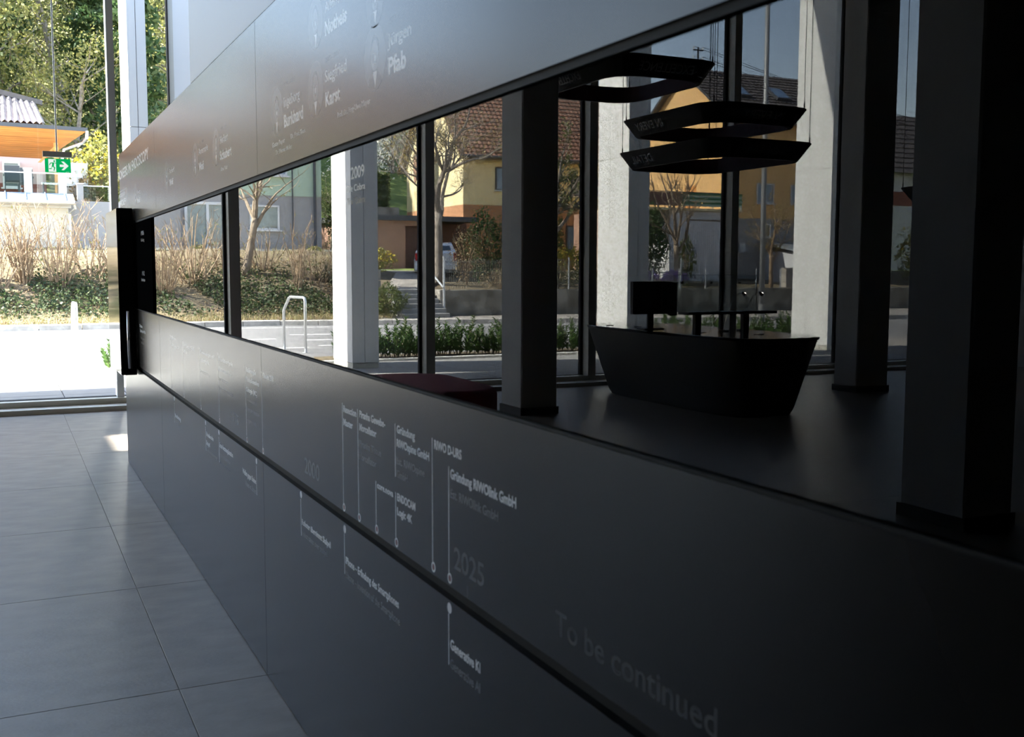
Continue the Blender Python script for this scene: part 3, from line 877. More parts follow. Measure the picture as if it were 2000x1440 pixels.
tr = MB()
gx = [-60+2.5*i for i in range(17)]+[-18+.75*i for i in range(60)]+[27+2.5*i for i in range(34)]
gy = [24.9+.6*i for i in range(40)]+[49+2.5*i for i in range(28)]
idx = {}
for j, y in enumerate(gy):
    for i, x in enumerate(gx):
        yy = max(y, yk(x)+.19) if y < 32 else y
        z = -.03 if yy < yk(x)+.25 else terrain(x, yy)
        z += (math.sin(x*1.7+y*.9)*.04+math.sin(x*.6-y*2.1)*.05) if yy > 29.5 and (x < 9 or yy > 36) else 0
        idx[i, j] = len(tr.v); tr.v.append((x, yy, z))
for j in range(len(gy)-1):
    for i in range(len(gx)-1):
        cx, cy = (gx[i]+gx[i+1])/2, (gy[j]+gy[j+1])/2
        if cy > 31 and tr.v[idx[i, j]][1] >= tr.v[idx[i, j+1]][1]: continue
        mi = 0
        if cx > 9.2 and cy < 30: mi = 3
        elif cx > 9 and cy > 38: mi = 1
        elif cy > 45: mi = 2
        tr.f.append((idx[i,j], idx[i+1,j], idx[i+1,j+1], idx[i,j+1])); tr.m.append(mi)
ter = tr.build('terrain', ['soil', 'lawn', 'wood_floor', 'footway'], smooth=True); tag(ter, 'planted bank and hillside rising beyond the street', 'hillside', kind='structure')

tc = empty('terrace', (5, 14, -.15)); tag(tc, 'paved terrace outside the glass front', 'terrace', kind='structure')
MB().box(-12, 16, GY+.12, 16.6, -.3, -.165).build('paving_bed', 'paving_joint', tc)
MB().box(-12, 16, GY+.12, GY+.5, -.165, .03).build('threshold', 'ledge', tc)
PV = MB().bevbox(-.346, .346, -.47, .47, -.165, -.135, .006).mesh('paver', 'paving')
for i in range(25):
    for j in range(5):
        inst('paver', PV, tc, Vector((-3.3+.7*i, 12.13+.95*j, 0))-wloc(tc))
MB().box(-12, 16, 16.46, 16.62, -.165, -.10).build('edging', 'ledge', tc)
soilb = MB()
soilb.box(4.0, 16, 16.63, 17.65, -.16, -.12)
tag(soilb.build('planting_bed', 'soil'), 'narrow planting bed between terrace and street', 'bed', kind='structure')

# steel leaning hoops
def rack(pts, label):
    r = empty('bike_rack', (pts[0][0], pts[0][1], -.15)); tag(r, label, 'bike rack', 'steel hoops')
    (ax, ay), (bx, by) = pts
    L = lambda t, z: (ax+(bx-ax)*t, ay+(by-ay)*t, z)
    MB().tube([L(0, -.15), L(0, .60), L(.06, .66), L(.26, .84), L(.33, .86), L(.92, .86), L(.98, .845), L(1, .80), L(1, -.15)], .026, 10).build('hoop', 'rack_steel', r, smooth=True)
    for t in (0, 1):
        p = L(t, -.147); MB().tube([p, (p[0], p[1], -.135)], .06, 12).build('base_flange', 'rack_steel', r)
rack(((4.02, 19.85), (4.17, 18.85)), 'steel bicycle hoop at the roadside, left of the nearest white outside column')
rack(((.175, 17.2), (.185, 16.5)), 'steel bicycle hoop at the far left, narrow side towards the glass')

# ------------------------------------------------------------------ plants: shapes shared by alike plants
def branchy(rng, mb, p, d, L, r, depth, tips, spread=.6, droop=0, nseg=4, kids=(2, 3), up=.15, n=5):
    pts = [p.copy()]
    q = p.copy(); dd = d.copy()
    for k in range(nseg):
        dd = (dd+Vector((rng.gauss(0,.13), rng.gauss(0,.13), rng.gauss(0,.08)+up*.3-droop))).normalized()
        q = q+dd*(L/nseg); pts.append(q.copy())
    mb.tube(pts, r, max(3, n), r*.55, cap=False)
    if depth == 0:
        tips.append((pts[-1], dd)); tips.append((pts[-2], dd)); return
    tips.append((pts[-1], dd))
    for k in range(rng.randint(*kids)):
        t = rng.uniform(.35, 1.0)
        base = pts[min(nseg, int(t*nseg)+0)]
        side = Vector((rng.gauss(0,1), rng.gauss(0,1), rng.gauss(0,.6))).normalized()
        nd = (dd*(1-spread)+side*spread+Vector((0,0,up))).normalized()
        branchy(rng, mb, base, nd, L*rng.uniform(.55, .8), r*.5, depth-1, tips, spread, droop, nseg, kids, up, max(3, n-1))
    branchy(rng, mb, pts[-1], dd, L*.7, r*.5, depth-1, tips, spread, droop, nseg, kids, up, max(3, n-1))

def shrub_meshes(seed, n, h, spread, buds=60):
    rng = random.Random(seed); mb = MB(); tips = []
    for k in range(n):
        a = rng.uniform(0, 6.28); rr = rng.uniform(0, .28)*spread
        p = Vector((rr*math.cos(a), rr*math.sin(a), -.1))
        lean = rng.uniform(.05, .55)*spread
        d = Vector((math.cos(a)*lean, math.sin(a)*lean, 1)).normalized()
        hh = h*rng.uniform(.55, 1.05)
        pts = [p]
        for s_ in range(5):
            d = (d+Vector((rng.gauss(0,.09), rng.gauss(0,.09), .04))).normalized()
            pts.append(pts[-1]+d*hh/5)
        r0 = rng.uniform(.012, .022)
        mb.tube(pts, r0, 4, r0*.45, cap=False)
        for s_ in range(rng.randint(2, 4)):
            i = rng.randint(2, 5); q = pts[i]
            sd = (d*.7+Vector((rng.gauss(0,.5), rng.gauss(0,.5), .35))).normalized()
            l = h*rng.uniform(.12, .28)
            e1 = q+sd*l*.5+Vector((rng.gauss(0,.03), rng.gauss(0,.03), .02)); e2 = q+sd*l
            mb.tube([q, e1, e2], .007, 3, .003, cap=False)
            tips += [e1, e2]
            for u_ in range(2):
                e3 = e1+Vector((rng.gauss(0,.1), rng.gauss(0,.1), rng.uniform(.05, .2))); mb.tube([e1, e3], .004, 3, .002, cap=False)
    lf = MB().quads([tips[rng.randrange(len(tips))]+Vector((rng.gauss(0,.03),)*3) for _ in range(buds)], .028, rng)
    return mb.mesh('stems', 'twig'), lf.mesh('buds', 'leaf_spring')
SHR = [shrub_meshes(10+i, n, h, sp, bd) for i, (n, h, sp, bd) in enumerate(((34, 2.2, 1.0, 90), (26, 2.0, 1.3, 60), (40, 1.9, .7, 40), (20, 1.7, 1.2, 120), (16, 2.1, .35, 50)))]
def shrub(kind, x, y, sc, label, rot=None):
    r = empty('bare_shrub', (x, y, terrain(x, y))); tag(r, label, 'shrub', 'bare shrubs on the bank')
    r.rotation_euler.z = rnd.uniform(0, 6.28) if rot is None else rot; r.scale = (sc,)*3
    inst('stems', SHR[kind][0], r); inst('buds', SHR[kind][1], r)
for a in ((0, -1.0, 31.2, 1.05, 'bare many-stemmed shrub at the far left edge of the glass'),
          (2, -.25, 31.6, 1.1, 'dense bare shrub in front of the white garage, left of the exit sign'),
          (0, .65, 31.5, 1.05, 'tall bare shrub on the bank below the exit sign'),
          (3, 1.5, 31.9, 1.0, 'thin bare shrub beside the garage downpipe'),
          (1, 2.25, 31.8, .95, 'spreading bare shrub left of the sliding screen'),
          (0, 3.35, 31.0, 1.0, 'bare shrub just right of the sliding screen'),
          (1, 4.25, 31.6, 1.05, 'bare spreading shrub in front of the patio door'),
          (3, 5.2, 32.3, .8, 'low bare shrub beside the dark mullion'),
          (3, 6.4, 32.2, .8, 'low bare shrub at the foot of the leaning tree'),
          (4, 7.15, 31.0, .98, 'upright bundled bare shrub in front of the grey house'),
          (3, 7.75, 31.4, .95, 'loose bare shrub right of the upright bundled one'),
          (2, 8.55, 30.7, .9, 'bare shrub half behind the nearest white outside column'),
          (1, -2.6, 31.4, 1.0, 'bare shrub on the bank outside the left edge of the view'),
          (0, -4.4, 31.8, 1.0, 'bare shrub further left on the bank')):
    shrub(*a)

def bare_tree(name, label, cat, x, y, z, seed, h, r0, depth=4, lean=(0,0), buds=0, bmat='bud', bark='bark', clear=.3, bsize=.03, spread=.6, kids=(2, 3), up=.15):
    rng = random.Random(seed); mb = MB(); tips = []
    d = Vector((lean[0], lean[1], 1)).normalized()
    pts = [Vector((0,0,-.15))]
    n0 = 5
    for k in range(n0):
        d = (d+Vector((rng.gauss(0,.05), rng.gauss(0,.05), .12))).normalized(); pts.append(pts[-1]+d*(h*clear/n0))
    mb.tube(pts, r0, 8, r0*.72)
    root = empty(name, (x, y, z)); tag(root, label, cat)
    mb.build('trunk', bark, root, local=True, smooth=True)
    mb = MB()
    for k in range(4):
        a = k*2.1+rng.uniform(-.4, .4)
        nd = d if k == 0 else Vector((math.cos(a)*.6, math.sin(a)*.6, 1)).normalized()
        branchy(rng, mb, pts[-1]-d*(.05 if k < 3 else .4), nd, h*.26, r0*(.71 if k == 0 else .5), depth-1, tips, spread, 0, 4, kids, up, 6)
    mb.build('branches', bark, root, local=True)
    if buds:
        lf = MB()
        ps = []
        for _ in range(buds):
            t, dd = tips[rng.randrange(len(tips))]
            ps.append(t-dd*rng.uniform(0, .35)+Vector((rng.gauss(0,.05), rng.gauss(0,.05), rng.gauss(0,.05))))
        lf.quads(ps, bsize, rng).build('buds', bmat, root, local=True)
    return root
bare_tree('bare_tree', 'small leaning bare tree in front of the grey house window', 'tree', 5.75, 32.0, terrain(5.75, 32), 21, 4.4, .13, lean=(.28, 0), buds=120, bmat='leaf_spring', clear=.42, kids=(1, 2))
bare_tree('budding_tree', 'bare branching tree with buds in front of the lit yellow gable', 'tree', 12.45, 33.0, .95, 37, 7.4, .17, buds=4500, bark='bark_grey', clear=.34, bsize=.028, depth=6, kids=(2, 3))
bare_tree('budding_tree', 'dark budding tree behind the grey interior column, before the shaded yellow wall', 'tree', 16.6, 32.5, 1.0, 35, 6.0, .15, buds=2500, bmat='leaf_mid', bark='bark_grey', clear=.35, bsize=.05, depth=4)
bare_tree('bare_tree', 'bare forked tree in front of the white garage', 'tree', 20.9, 31.3, .8, 41, 5.6, .12, buds=160, bark='bark', clear=.30, depth=4, kids=(2, 2), spread=.55)
bare_tree('bare_tree', 'thin bare tree with yellowish twigs before the grey and ochre wall', 'tree', 24.6, 30.7, .8, 44, 4.4, .08, buds=700, bark='twig', clear=.30, bsize=.035, depth=4)

def leafy_bush(name, label, x, y, z, sx, sy, sz, n, m, size, seed, extra=None, wood='twig'):
    rng = random.Random(seed)
    root = empty(name, (x, y, z)); tag(root, label, 'bush')
    st = MB()
    for k in range(9):
        a = rng.uniform(0, 6.28); e = rng.uniform(.3, .8)
        st.tube([(0,0,-.05), (math.cos(a)*sx*e*.4, math.sin(a)*sy*e*.4, sz*.5), (math.cos(a)*sx*e, math.sin(a)*sy*e, sz*rng.uniform(.75, .98))], .018, 4, .006, cap=False)
    st.build('stems', wood, root, local=True)
    ps = []
    while len(ps) < n:
        p = Vector((rng.uniform(-1,1), rng.uniform(-1,1), rng.uniform(-1,1)))
        l = p.length
        if l > 1 or l < .55: continue
        k = 1+.13*math.sin(p.x*7+seed)+.12*math.sin(p.y*6+p.z*8)
        ps.append((p.x*sx*k, p.y*sy*k, sz*.52+p.z*sz*.5*k))
    MB().quads(ps, size, rng).build('foliage', m, root, local=True)
    if extra:
        top = [p for p in ps if p[2] > sz*.45]
        MB().quads([top[rng.randrange(len(top))] for _ in range(extra[1])], extra[2], rng).build('flowers', extra[0], root, local=True)
    return root
leafy_bush('rounded_shrub', 'rounded olive green shrub at the left of the steps', 9.35, 29.35, -.02, .62, .55, .95, 2600, 'leaf_hedge', .035, 51)
leafy_bush('flowering_shrub', 'green shrub with yellow flowers on the low stone wall', 9.75, 31.7, 1.25, .7, .4, .85, 900, 'leaf_spring', .045, 52, ('blossom_yellow', 220, .05))
leafy_bush('shrub', 'dark green shrub growing by the garage behind the fence', 14.3, 33.2, 1.0, .9, .7, 2.3, 2600, 'leaf_dark', .05, 53)
leafy_bush('shrub', 'reddish brown twiggy shrub behind the fence next to the white car', 13.2, 32.4, .9, .6, .5, 1.9, 1100, 'leaf_dry', .035, 54)
leafy_bush('shrub', 'mid green shrub right of the grey interior column', 16.9, 34.0, 1.0, .8, .6, 2.9, 2200, 'leaf_mid', .06, 55)
leafy_bush('forsythia', 'yellow flowering forsythia bush above the dark retaining wall', 15.9, 31.0, .78, 1.3, .5, 1.35, 1800, 'leaf_spring', .05, 56, ('blossom_yellow', 900, .05))
leafy_bush('evergreen_shrub', 'large dark evergreen bush left of the white garage', 20.9, 33.4, .9, .85, .8, 2.9, 4200, 'leaf_dark', .06, 57)
leafy_bush('conical_shrub', 'small pointed evergreen in front of the garage door', 21.6, 31.8, .8, .38, .35, 1.75, 1100, 'leaf_hedge', .045, 58)
leafy_bush('lavender_bush', 'purple flowering bush on the garden wall, left one', 19.1, 30.7, .78, .55, .35, .62, 700, 'leaf_hedge', .035, 59, ('blossom_purple', 900, .045))
leafy_bush('lavender_bush', 'purple flowering bush on the garden wall, right one', 20.35, 30.75, .78, .5, .35, .58, 600, 'leaf_hedge', .035, 60, ('blossom_purple', 900, .045))
leafy_bush('shrub', 'pale flowering shrub behind the monitor, left of the purple bushes', 17.9, 30.9, .78, .6, .4, 1.15, 1100, 'leaf_spring', .04, 61)
leafy_bush('shrub', 'yellow tinged bush glimpsed between the right-hand columns', 34.5, 33.0, .9, 1.2, .8, 2.4, 1500, 'leaf_spring', .07, 62, ('blossom_yellow', 300, .06))
leafy_bush('shrub', 'olive bush hanging over the dark garden wall', 13.6, 30.6, .72, .7, .4, .7, 700, 'leaf_dry', .035, 63)
leafy_bush('flowering_shrub', 'sunny yellow leafed shrub at the edge of the wood, right of the carport', 2.4, 40.5, 2.8, 1.0, .9, 3.2, 2200, 'leaf_spring', .08, 64, ('blossom_yellow', 250, .09))
leafy_bush('shrub', 'dry leafed shrub climbing beside the white tank', 2.0, 39.75, 2.9, .5, .4, 1.7, 500, 'leaf_dry', .07, 65)
leafy_bush('shrub', 'green and yellow bush in the gap right of the grey house', 10.3, 36.5, 1.9, .8, .6, 2.4, 1400, 'leaf_mid', .06, 66, ('blossom_yellow', 60, .05))

# clipped hedge block on the garage terrace
r = empty('clipped_hedge', (13.05, 42, 3.6)); tag(r, 'tall clipped hedge block below the green lawn', 'hedge')
MB().box(12.45, 13.6, 41.45, 42.65, 3.6, 5.25).build('branches', 'leaf_dark', r)
rng = random.Random(3); ps = []
for _ in range(5200):
    f_ = rng.random()
    if f_ < .4: p = (12.4+rng.gauss(0,.05), rng.uniform(41.4, 42.7), rng.uniform(3.6, 5.35))
    elif f_ < .75: p = (rng.uniform(12.4, 13.65), 41.4+rng.gauss(0,.05), rng.uniform(3.6, 5.35))
    elif f_ < .85: p = (13.65+rng.gauss(0,.05), rng.uniform(41.4, 42.7), rng.uniform(3.6, 5.35))
    else: p = (rng.uniform(12.4, 13.65), rng.uniform(41.4, 42.7), 5.3+rng.gauss(0,.05))
    ps.append(p)
MB().quads(ps, .05, rng).build('foliage', 'leaf_hedge', r)

# yew hedge along the terrace
def yew_mesh(seed):
    rng = random.Random(seed); st = MB(); nd = MB()
    for k in range(19):
        a = rng.uniform(0, 6.28); rr = rng.uniform(0, .2)
        p = Vector((rr*math.cos(a), rr*math.sin(a), 0)); h = rng.uniform(.30, .58)
        d = Vector((math.cos(a)*rng.uniform(0,.5), math.sin(a)*rng.uniform(0,.5), 1)).normalized()
        q = p+d*h
        st.tube([p, q], .006, 3, .002, cap=False)
        for i in range(16):
            t = .15+.85*i/16
            c_ = p+d*h*t
            for s_ in range(3):
                b_ = rng.uniform(0, 6.28); l = .085*(1-.55*t)*rng.uniform(.7, 1.3)
                e = Vector((math.cos(b_), math.sin(b_), .75)).normalized()
                w = e.cross(Vector((rng.gauss(0,1), rng.gauss(0,1), rng.gauss(0,1)))).normalized()*.011
                nd.add([c_-w, c_+w, c_+e*l+w*.4, c_+e*l-w*.4], [(0,1,2,3)])
    return st.mesh('stems', 'bark'), nd.mesh('needles', 'needle')
YEW = [yew_mesh(80+i) for i in range(4)]
xx = [.78]+[4.45+.345*i for i in range(32)]
for i, x in enumerate(xx):
    y = 17.0+rnd.uniform(-.12, .12) if i else 16.75
    r = empty('yew_plant', (x+rnd.uniform(-.05, .05), y, -.12 if i else -.15))
    tag(r, 'young dark green yew in the low hedge outside, %s from the left' % ordinal(i) if i else 'single young yew plant at the left beside the sliding screen', 'hedge plant', 'yew plants of the low hedge')
    r.rotation_euler.z = rnd.uniform(0, 6.28); r.scale = (rnd.uniform(1.0, 1.3),)*3
    v = YEW[i % 4]; inst('stems', v[0], r); inst('needles', v[1], r)

# ivy, dry grass and leaf litter on the bank
rng = random.Random(5)
iv = MB(); ps = []
while len(ps) < 15000:
    x, y = rng.uniform(-7, 9.2), rng.gauss(30.6, .75)
    if not 29.3 < y < 32.6 or math.sin(x*1.3)+math.sin(x*3.1+y*2) < -.9: continue
    ps.append((x, y, terrain(x, y)+abs(rng.gauss(.08, .12))))
iv.quads(ps, .042, rng, up=1.0, aspect=.8)
tag(iv.build('ivy', 'leaf_ivy'), 'glossy ivy covering the bank under the shrubs', 'ivy', kind='stuff')
lt = MB().quads([(x, y, terrain(x, y)+.02+rng.random()*.05) for x, y in ((rng.uniform(-8, 9.3), rng.uniform(28.8, 33)) for _ in range(14000))], .035, rng, up=2)
tag(lt.build('leaf_litter', 'leaf_dry'), 'brown leaf litter strewn over the bank', 'leaves', kind='stuff')
gr = MB()
for _ in range(9000):
    x = rng.uniform(-8, 9.4); y = 28.8+abs(rng.gauss(0, .5)) if rng.random() < .6 else rng.uniform(31.5, 34.6)
    z = terrain(x, y); h = rng.uniform(.08, .22); a = rng.uniform(0, 6.28); l = rng.uniform(0, .12)
    w = .006
    gr.add([(x-w*math.sin(a), y+w*math.cos(a), z), (x+w*math.sin(a), y-w*math.cos(a), z), (x+l*math.cos(a), y+l*math.sin(a), z+h)], [(0,1,2)], 0 if rng.random() < .55 else 1)
tag(gr.build('grass', ['dry_grass', 'leaf_spring']), 'dry and fresh grass along the kerb', 'grass', kind='stuff')

# ------------------------------------------------------------------ trees of the wooded slope
def leafy_tree_mesh(seed, h, crown_r, nleaf, leaf, lsize, conifer=False):
    rng = random.Random(seed); mb = MB(); lf = MB()
    if conifer:
        mb.tube([(0,0,-1), (0,0,h)], .22, 6, .03)
        ps = []
        for _ in range(nleaf):
            t = rng.random()**.8; z = h*(.12+.88*t); rad = crown_r*(1-t)*(.75+.25*math.sin(z*5))+.1
            a = rng.uniform(0, 6.28); q = rad*math.sqrt(rng.random())
            ps.append((q*math.cos(a), q*math.sin(a), z-q*.35))
        lf.quads(ps, lsize, rng, aspect=.4)
    else:
        tips = []
        pts = [Vector((0,0,-1))]; d = Vector((rng.gauss(0,.06), rng.gauss(0,.06), 1))
        for k in range(5):
            d = (d+Vector((rng.gauss(0,.06), rng.gauss(0,.06), 0))).normalized(); pts.append(pts[-1]+d*(h*.75/5))
        mb.tube(pts, .20, 6, .07)
        for k in range(11):
            i = rng.randint(2, 5); a = rng.uniform(0, 6.28)
            branchy(rng, mb, pts[i], Vector((math.cos(a), math.sin(a), .7)).normalized(), h*.2, .055, 2, tips, .6, 0, 3, (1, 2), .12, 4)
        ps = []
        for _ in range(nleaf):
            t, dd = tips[rng.randrange(len(tips))]
            ps.append(t+Vector((rng.gauss(0,.45), rng.gauss(0,.45), rng.gauss(0,.4))))
        lf.quads(ps, lsize, rng)
    return mb.mesh('trunk', 'bark_grey'), lf.mesh('foliage', leaf)
TREES = {'spring': [leafy_tree_mesh(90+i, 10, 3, 4200, 'leaf_spring', .085) for i in range(2)],
         'mid': [leafy_tree_mesh(95+i, 11, 3, 5200, 'leaf_mid', .095) for i in range(2)],
         'sparse': [leafy_tree_mesh(98, 11, 3, 900, 'leaf_spring', .09)],
         'conifer': [leafy_tree_mesh(99, 13, 2.4, 7500, 'leaf_dark', .17, True)]}
TL = {'spring': 'fresh light green tree on the wooded slope', 'mid': 'mid green tree on the wooded slope',
      'sparse': 'nearly bare pale tree on the wooded slope', 'conifer': 'dark conifer on the wooded slope'}
rng = random.Random(12)
spots = []
for k in range(50):
    for _ in range(60):
        y = rng.uniform(46.5, 78); x = rng.uniform(-.13*y, .145*y)
        if all((x-a)**2+(y-b)**2 > 2.3**2 for a, b in spots): spots.append((x, y)); break
spots.sort(key=lambda p: p[0]/p[1])
nth = {}
for k, (x, y) in enumerate(spots):
    kd = rng.choices(('spring', 'mid', 'sparse', 'conifer'), (.33, .22, .25, .20))[0]
    nth[kd] = nth.get(kd, 0)+1
    v = TREES[kd][k % len(TREES[kd])]
    r = empty('wood_tree', (x, y, terrain(x, y))); r.rotation_euler.z = rng.uniform(0, 6.28); r.scale = (rng.uniform(.75, 1.2),)*3
    tag(r, TL[kd]+', %s of its kind from the left' % ordinal(nth[kd]), 'tree', 'trees of the wooded slope (%s)' % kd)
    inst('trunk', v[0], r); inst('foliage', v[1], r)
BL = leafy_tree_mesh(120, 4.2, 1.5, 1800, 'blossom_white', .07)
for (x, y, lb) in ((16.4, 54.0, 'white blossoming tree at the top of the green lawn'), (19.2, 57, 'second blossoming tree further right above the lawn')):
    r = empty('blossom_tree', (x, y, terrain(x, y))); tag(r, lb, 'tree')
    inst('trunk', BL[0], r); inst('blossom', BL[1], r)
for (x, y, s_, kd, lb) in ((30, 62, .7, 'mid', 'green tree far behind the yellow house roof'), (20.5, 41.5, .55, 'conifer', 'dark conifer between the yellow and ochre houses'), (44, 40, .5, 'spring', 'light tree in front of the far house at the right'), (10.9, 41, .34, 'mid', 'tree in the gap between the grey house and the brown garage')):
    v = TREES[kd][0]; r = empty('garden_tree', (x, y, terrain(x, y))); tag(r, lb, 'tree'); r.scale = (s_,)*3
    inst('trunk', v[0], r); inst('foliage', v[1], r)

# ------------------------------------------------------------------ buildings across the street
def window(par, x0, x1, z0, z1, y, pane='pane_dark', frame='frame_white', mull=(), sill=True, f=.06):
    """framed window in a wall that faces the lobby"""
    m = MB()
    m.box(x0, x1, y-.05, y+.05, z0, z0+f); m.box(x0, x1, y-.05, y+.05, z1-f, z1)
    m.box(x0, x0+f, y-.05, y+.05, z0+f, z1-f); m.box(x1-f, x1, y-.05, y+.05, z0+f, z1-f)
    for c_ in mull: m.box(c_-f/2, c_+f/2, y-.05, y+.05, z0+f, z1-f)
    w = m.build('window', frame, par)
    MB().box(x0+f, x1-f, y-.012, y+.03, z0+f, z1-f).build('pane', pane, w)
    if sill: MB().box(x0-.06, x1+.06, y-.14, y+.02, z0-.05, z0).build('sill', 'frame_white', w)
    return w
def gutterpipe(par, x, y, z0, z1, m='gutter', r=.045):
    return MB().tube([(x, y, z0), (x, y, z1)], r, 8).build('downpipe', m, par)
def tiled(O, u, v, nu, nv, amp=.03, step=.035):
    """roof skin of overlapping wavy tiles; O lower corner, u tile width vector, v tile length vector"""
    O, u, v = Vector(O), Vector(u), Vector(v); n = u.cross(v).normalized()
    m = MB(); prof = (0, .55, 1, .55)
    for j in range(nv):
        lo, hi = [], []
        for i in range(nu*4+1):
            w = prof[i % 4]*amp
            b = O+u*(i/4)
            lo.append(b+v*j+n*(w+step)); hi.append(b+v*(j+1.06)+n*(w*.9))
        k = len(lo)
        m.add(lo+hi+[p-n*(step+.01) for p in lo], [(i, i+1, k+i+1, k+i) for i in range(k-1)]+[(2*k+i, 2*k+i+1, i+1, i) for i in range(k-1)])
    return m

# grey and green house
r = empty('house', (6, 40, 1.9)); tag(r, 'grey rendered house with a pale green upper storey and white windows', 'house')
MB().box(4.45, 9.27, 36, 38.5, 1.2, 3.88).build('lower_wall', 'render_grey', r)
MB().box(4.7, 9.27, 35.97, 38.5, 3.88, 7.0).build('upper_wall', 'render_green', r)
MB().box(4.66, 9.55, 35.6, 38.7, 7.0, 7.2).build('roof', 'roof_tile_dark', r)
window(r, 6.80, 7.80, 2.72, 3.55, 36, 'curtain')
window(r, 4.68, 6.12, 2.02, 3.60, 36, 'curtain', mull=(5.42,), f=.09)

window(r, 7.05, 8.08, 4.55, 5.5, 35.97, 'pane_blue')
window(r, 4.9, 5.9, 4.55, 5.5, 35.97, 'pane_blue')
gutterpipe(r, 9.02, 35.9, 1.9, 7.0, 'fascia_dark', .05); gutterpipe(r, 8.26, 35.95, 2.4, 7.0, 'fascia_dark', .022)
gw = empty('gravel_wall', (6.5, 35, 1.2)); tag(gw, 'gravel filled retaining wall with pale edging below the grey house', 'wall')
MB().box(2.5, 10.4, 34.9, 35.4, .8, 1.98).build('gabion', 'gravel', gw)
MB().box(2.5, 10.4, 34.8, 35.45, 1.98, 2.05).build('edging', 'ledge', gw)
rng = random.Random(8)
for k in range(14):
    x = 7.6+.19*k+rng.uniform(-.03, .03); z = 1.15+.22*(k % 3)
    s_ = rng.uniform(.09, .15)
    MB().loft([superring(x, 34.75, s_, .12, z, 3, 10), superring(x, 34.75, s_*1.1, .15, z+s_*.6, 3, 10), superring(x, 34.75, s_*.8, .1, z+s_*1.1, 3, 10)]).build('stone', 'stone', gw)
for (x, s_) in ((6.5, .35), (8.7, .3), (4.9, .3)):
    leafy_bush('grass_tuft', 'yellow green tuft on the gravel wall, %s' % {6.5: 'below the small window', 8.7: 'near the house corner', 4.9: 'below the patio door'}[x], x, 34.85, 1.85 if x != 6.5 else 1.35, s_, .2, .32, 260, 'leaf_spring', .04, int(x*10))

# garage with roof terrace and carport at the left
r = empty('garage', (-1.5, 37, .6)); tag(r, 'white garage with a zinc roof edge below the roof terrace', 'garage')
MB().box(-7, 1.12, 35, 39.5, .4, 3.34).build('wall', 'render_white', r)
MB().box(-7, 1.2, 34.92, 35, 3.22, 3.34).build('frieze', 'frame_white', r)
ro = MB().loft([[(-7, 34.72, 3.36), (-7, 35.6, 3.66), (-7, 35.6, 3.70), (-7, 34.72, 3.42)], [(1.3, 34.72, 3.36), (1.3, 35.6, 3.66), (1.3, 35.6, 3.70), (1.3, 34.72, 3.42)]]).build('roof_edge', 'zinc', r)
for k in range(14):
    x = 1.05-.55*k; MB().loft([[(x-.012, 34.72, 3.42), (x+.012, 34.72, 3.42), (x+.012, 34.72, 3.46), (x-.012, 34.72, 3.46)], [(x-.012, 35.6, 3.70), (x+.012, 35.6, 3.70), (x+.012, 35.6, 3.74), (x-.012, 35.6, 3.74)]]).build('seam', 'zinc', ro)
MB().tube([(-7, 34.66, 3.38), (1.3, 34.66, 3.36)], .06, 10).build('gutter', 'gutter', r)
MB().tube([(1.27, 34.66, 3.34), (1.3, 34.7, 3.2), (1.15, 34.9, 3.05), (1.15, 34.92, .9)], .04, 8).build('downpipe', 'gutter', r)
r = empty('garden_wall', (2, 35.4, .6)); tag(r, 'pale grey wall between garage and grey house', 'wall')
MB().box(1.13, 4.44, 35.2, 39, .5, 3.46).build('wall', 'render_palegrey', r)
MB().box(1.40, 1.58, 35.2, 35.4, 3.46, 3.98).build('pier', 'render_palegrey', r)
MB().box(1.38, 1.60, 35.18, 35.42, 3.98, 4.01).build('coping', 'ledge', r)
MB().box(1.58, 2.4, 35.28, 35.3, 3.5, 3.92).build('glass_panel', 'rail_glass', r)
MB().box(1.58, 2.44, 35.26, 35.32, 3.92, 3.95).build('handrail', 'frame_white', r)
r = empty('terrace_railing', (-1, 35.8, 3.7)); tag(r, 'roof terrace railing with white piers and glass panels', 'railing')
for x in (-2.9, -1.9, -.9, .05, 1.02):
    p = MB().box(x-.11, x+.11, 35.65, 35.85, 3.62, 4.42).build('pier', 'frame_white', r)
    MB().box(x-.13, x+.13, 35.63, 35.87, 4.42, 4.45).build('coping', 'ledge', p)
for x in (-2.4, -1.4, -.43, .535): MB().box(x-.37, x+.37, 35.74, 35.75, 3.66, 4.28).build('glass_panel', 'rail_glass', r)
MB().box(-3, 1.02, 35.72, 35.77, 4.30, 4.33).build('handrail', 'frame_white', r)
def chair(x, y, z, label):
    q = empty('terrace_chair', (x, y, z)); tag(q, label, 'chair', 'chairs on the roof terrace')
    MB().bevbox(x-.22, x+.22, y-.22, y+.22, z+.38, z+.43, .01).build('seat', 'furniture_dark', q)
    MB().bevbox(x-.22, x+.22, y-.25, y-.21, z+.43, z+.9, .01).build('backrest', 'furniture_dark', q)
    for sx in (-1, 1):
        for sy in (-1, 1): MB().box(x+sx*.2-.015, x+sx*.2+.015, y+sy*.2-.015, y+sy*.2+.015, z, z+.38).build('leg', 'furniture_dark', q)
        MB().box(x+sx*.23-.015, x+sx*.23+.015, y-.22, y+.22, z+.6, z+.63).build('armrest', 'furniture_dark', q)
chair(-.38, 36.5, 3.66, 'dark terrace chair with its back to the glass railing')
chair(.0, 37.2, 3.66, 'dark terrace chair turned further back, behind the white pier')
q = empty('terrace_table', (.72, 36.6, 3.66)); tag(q, 'small slatted table on the roof terrace below the exit sign', 'table')
for k in range(5): MB().box(.45+.11*k, .54+.11*k, 36.4, 36.9, 4.05, 4.08).build('slat', 'frame_white', q)
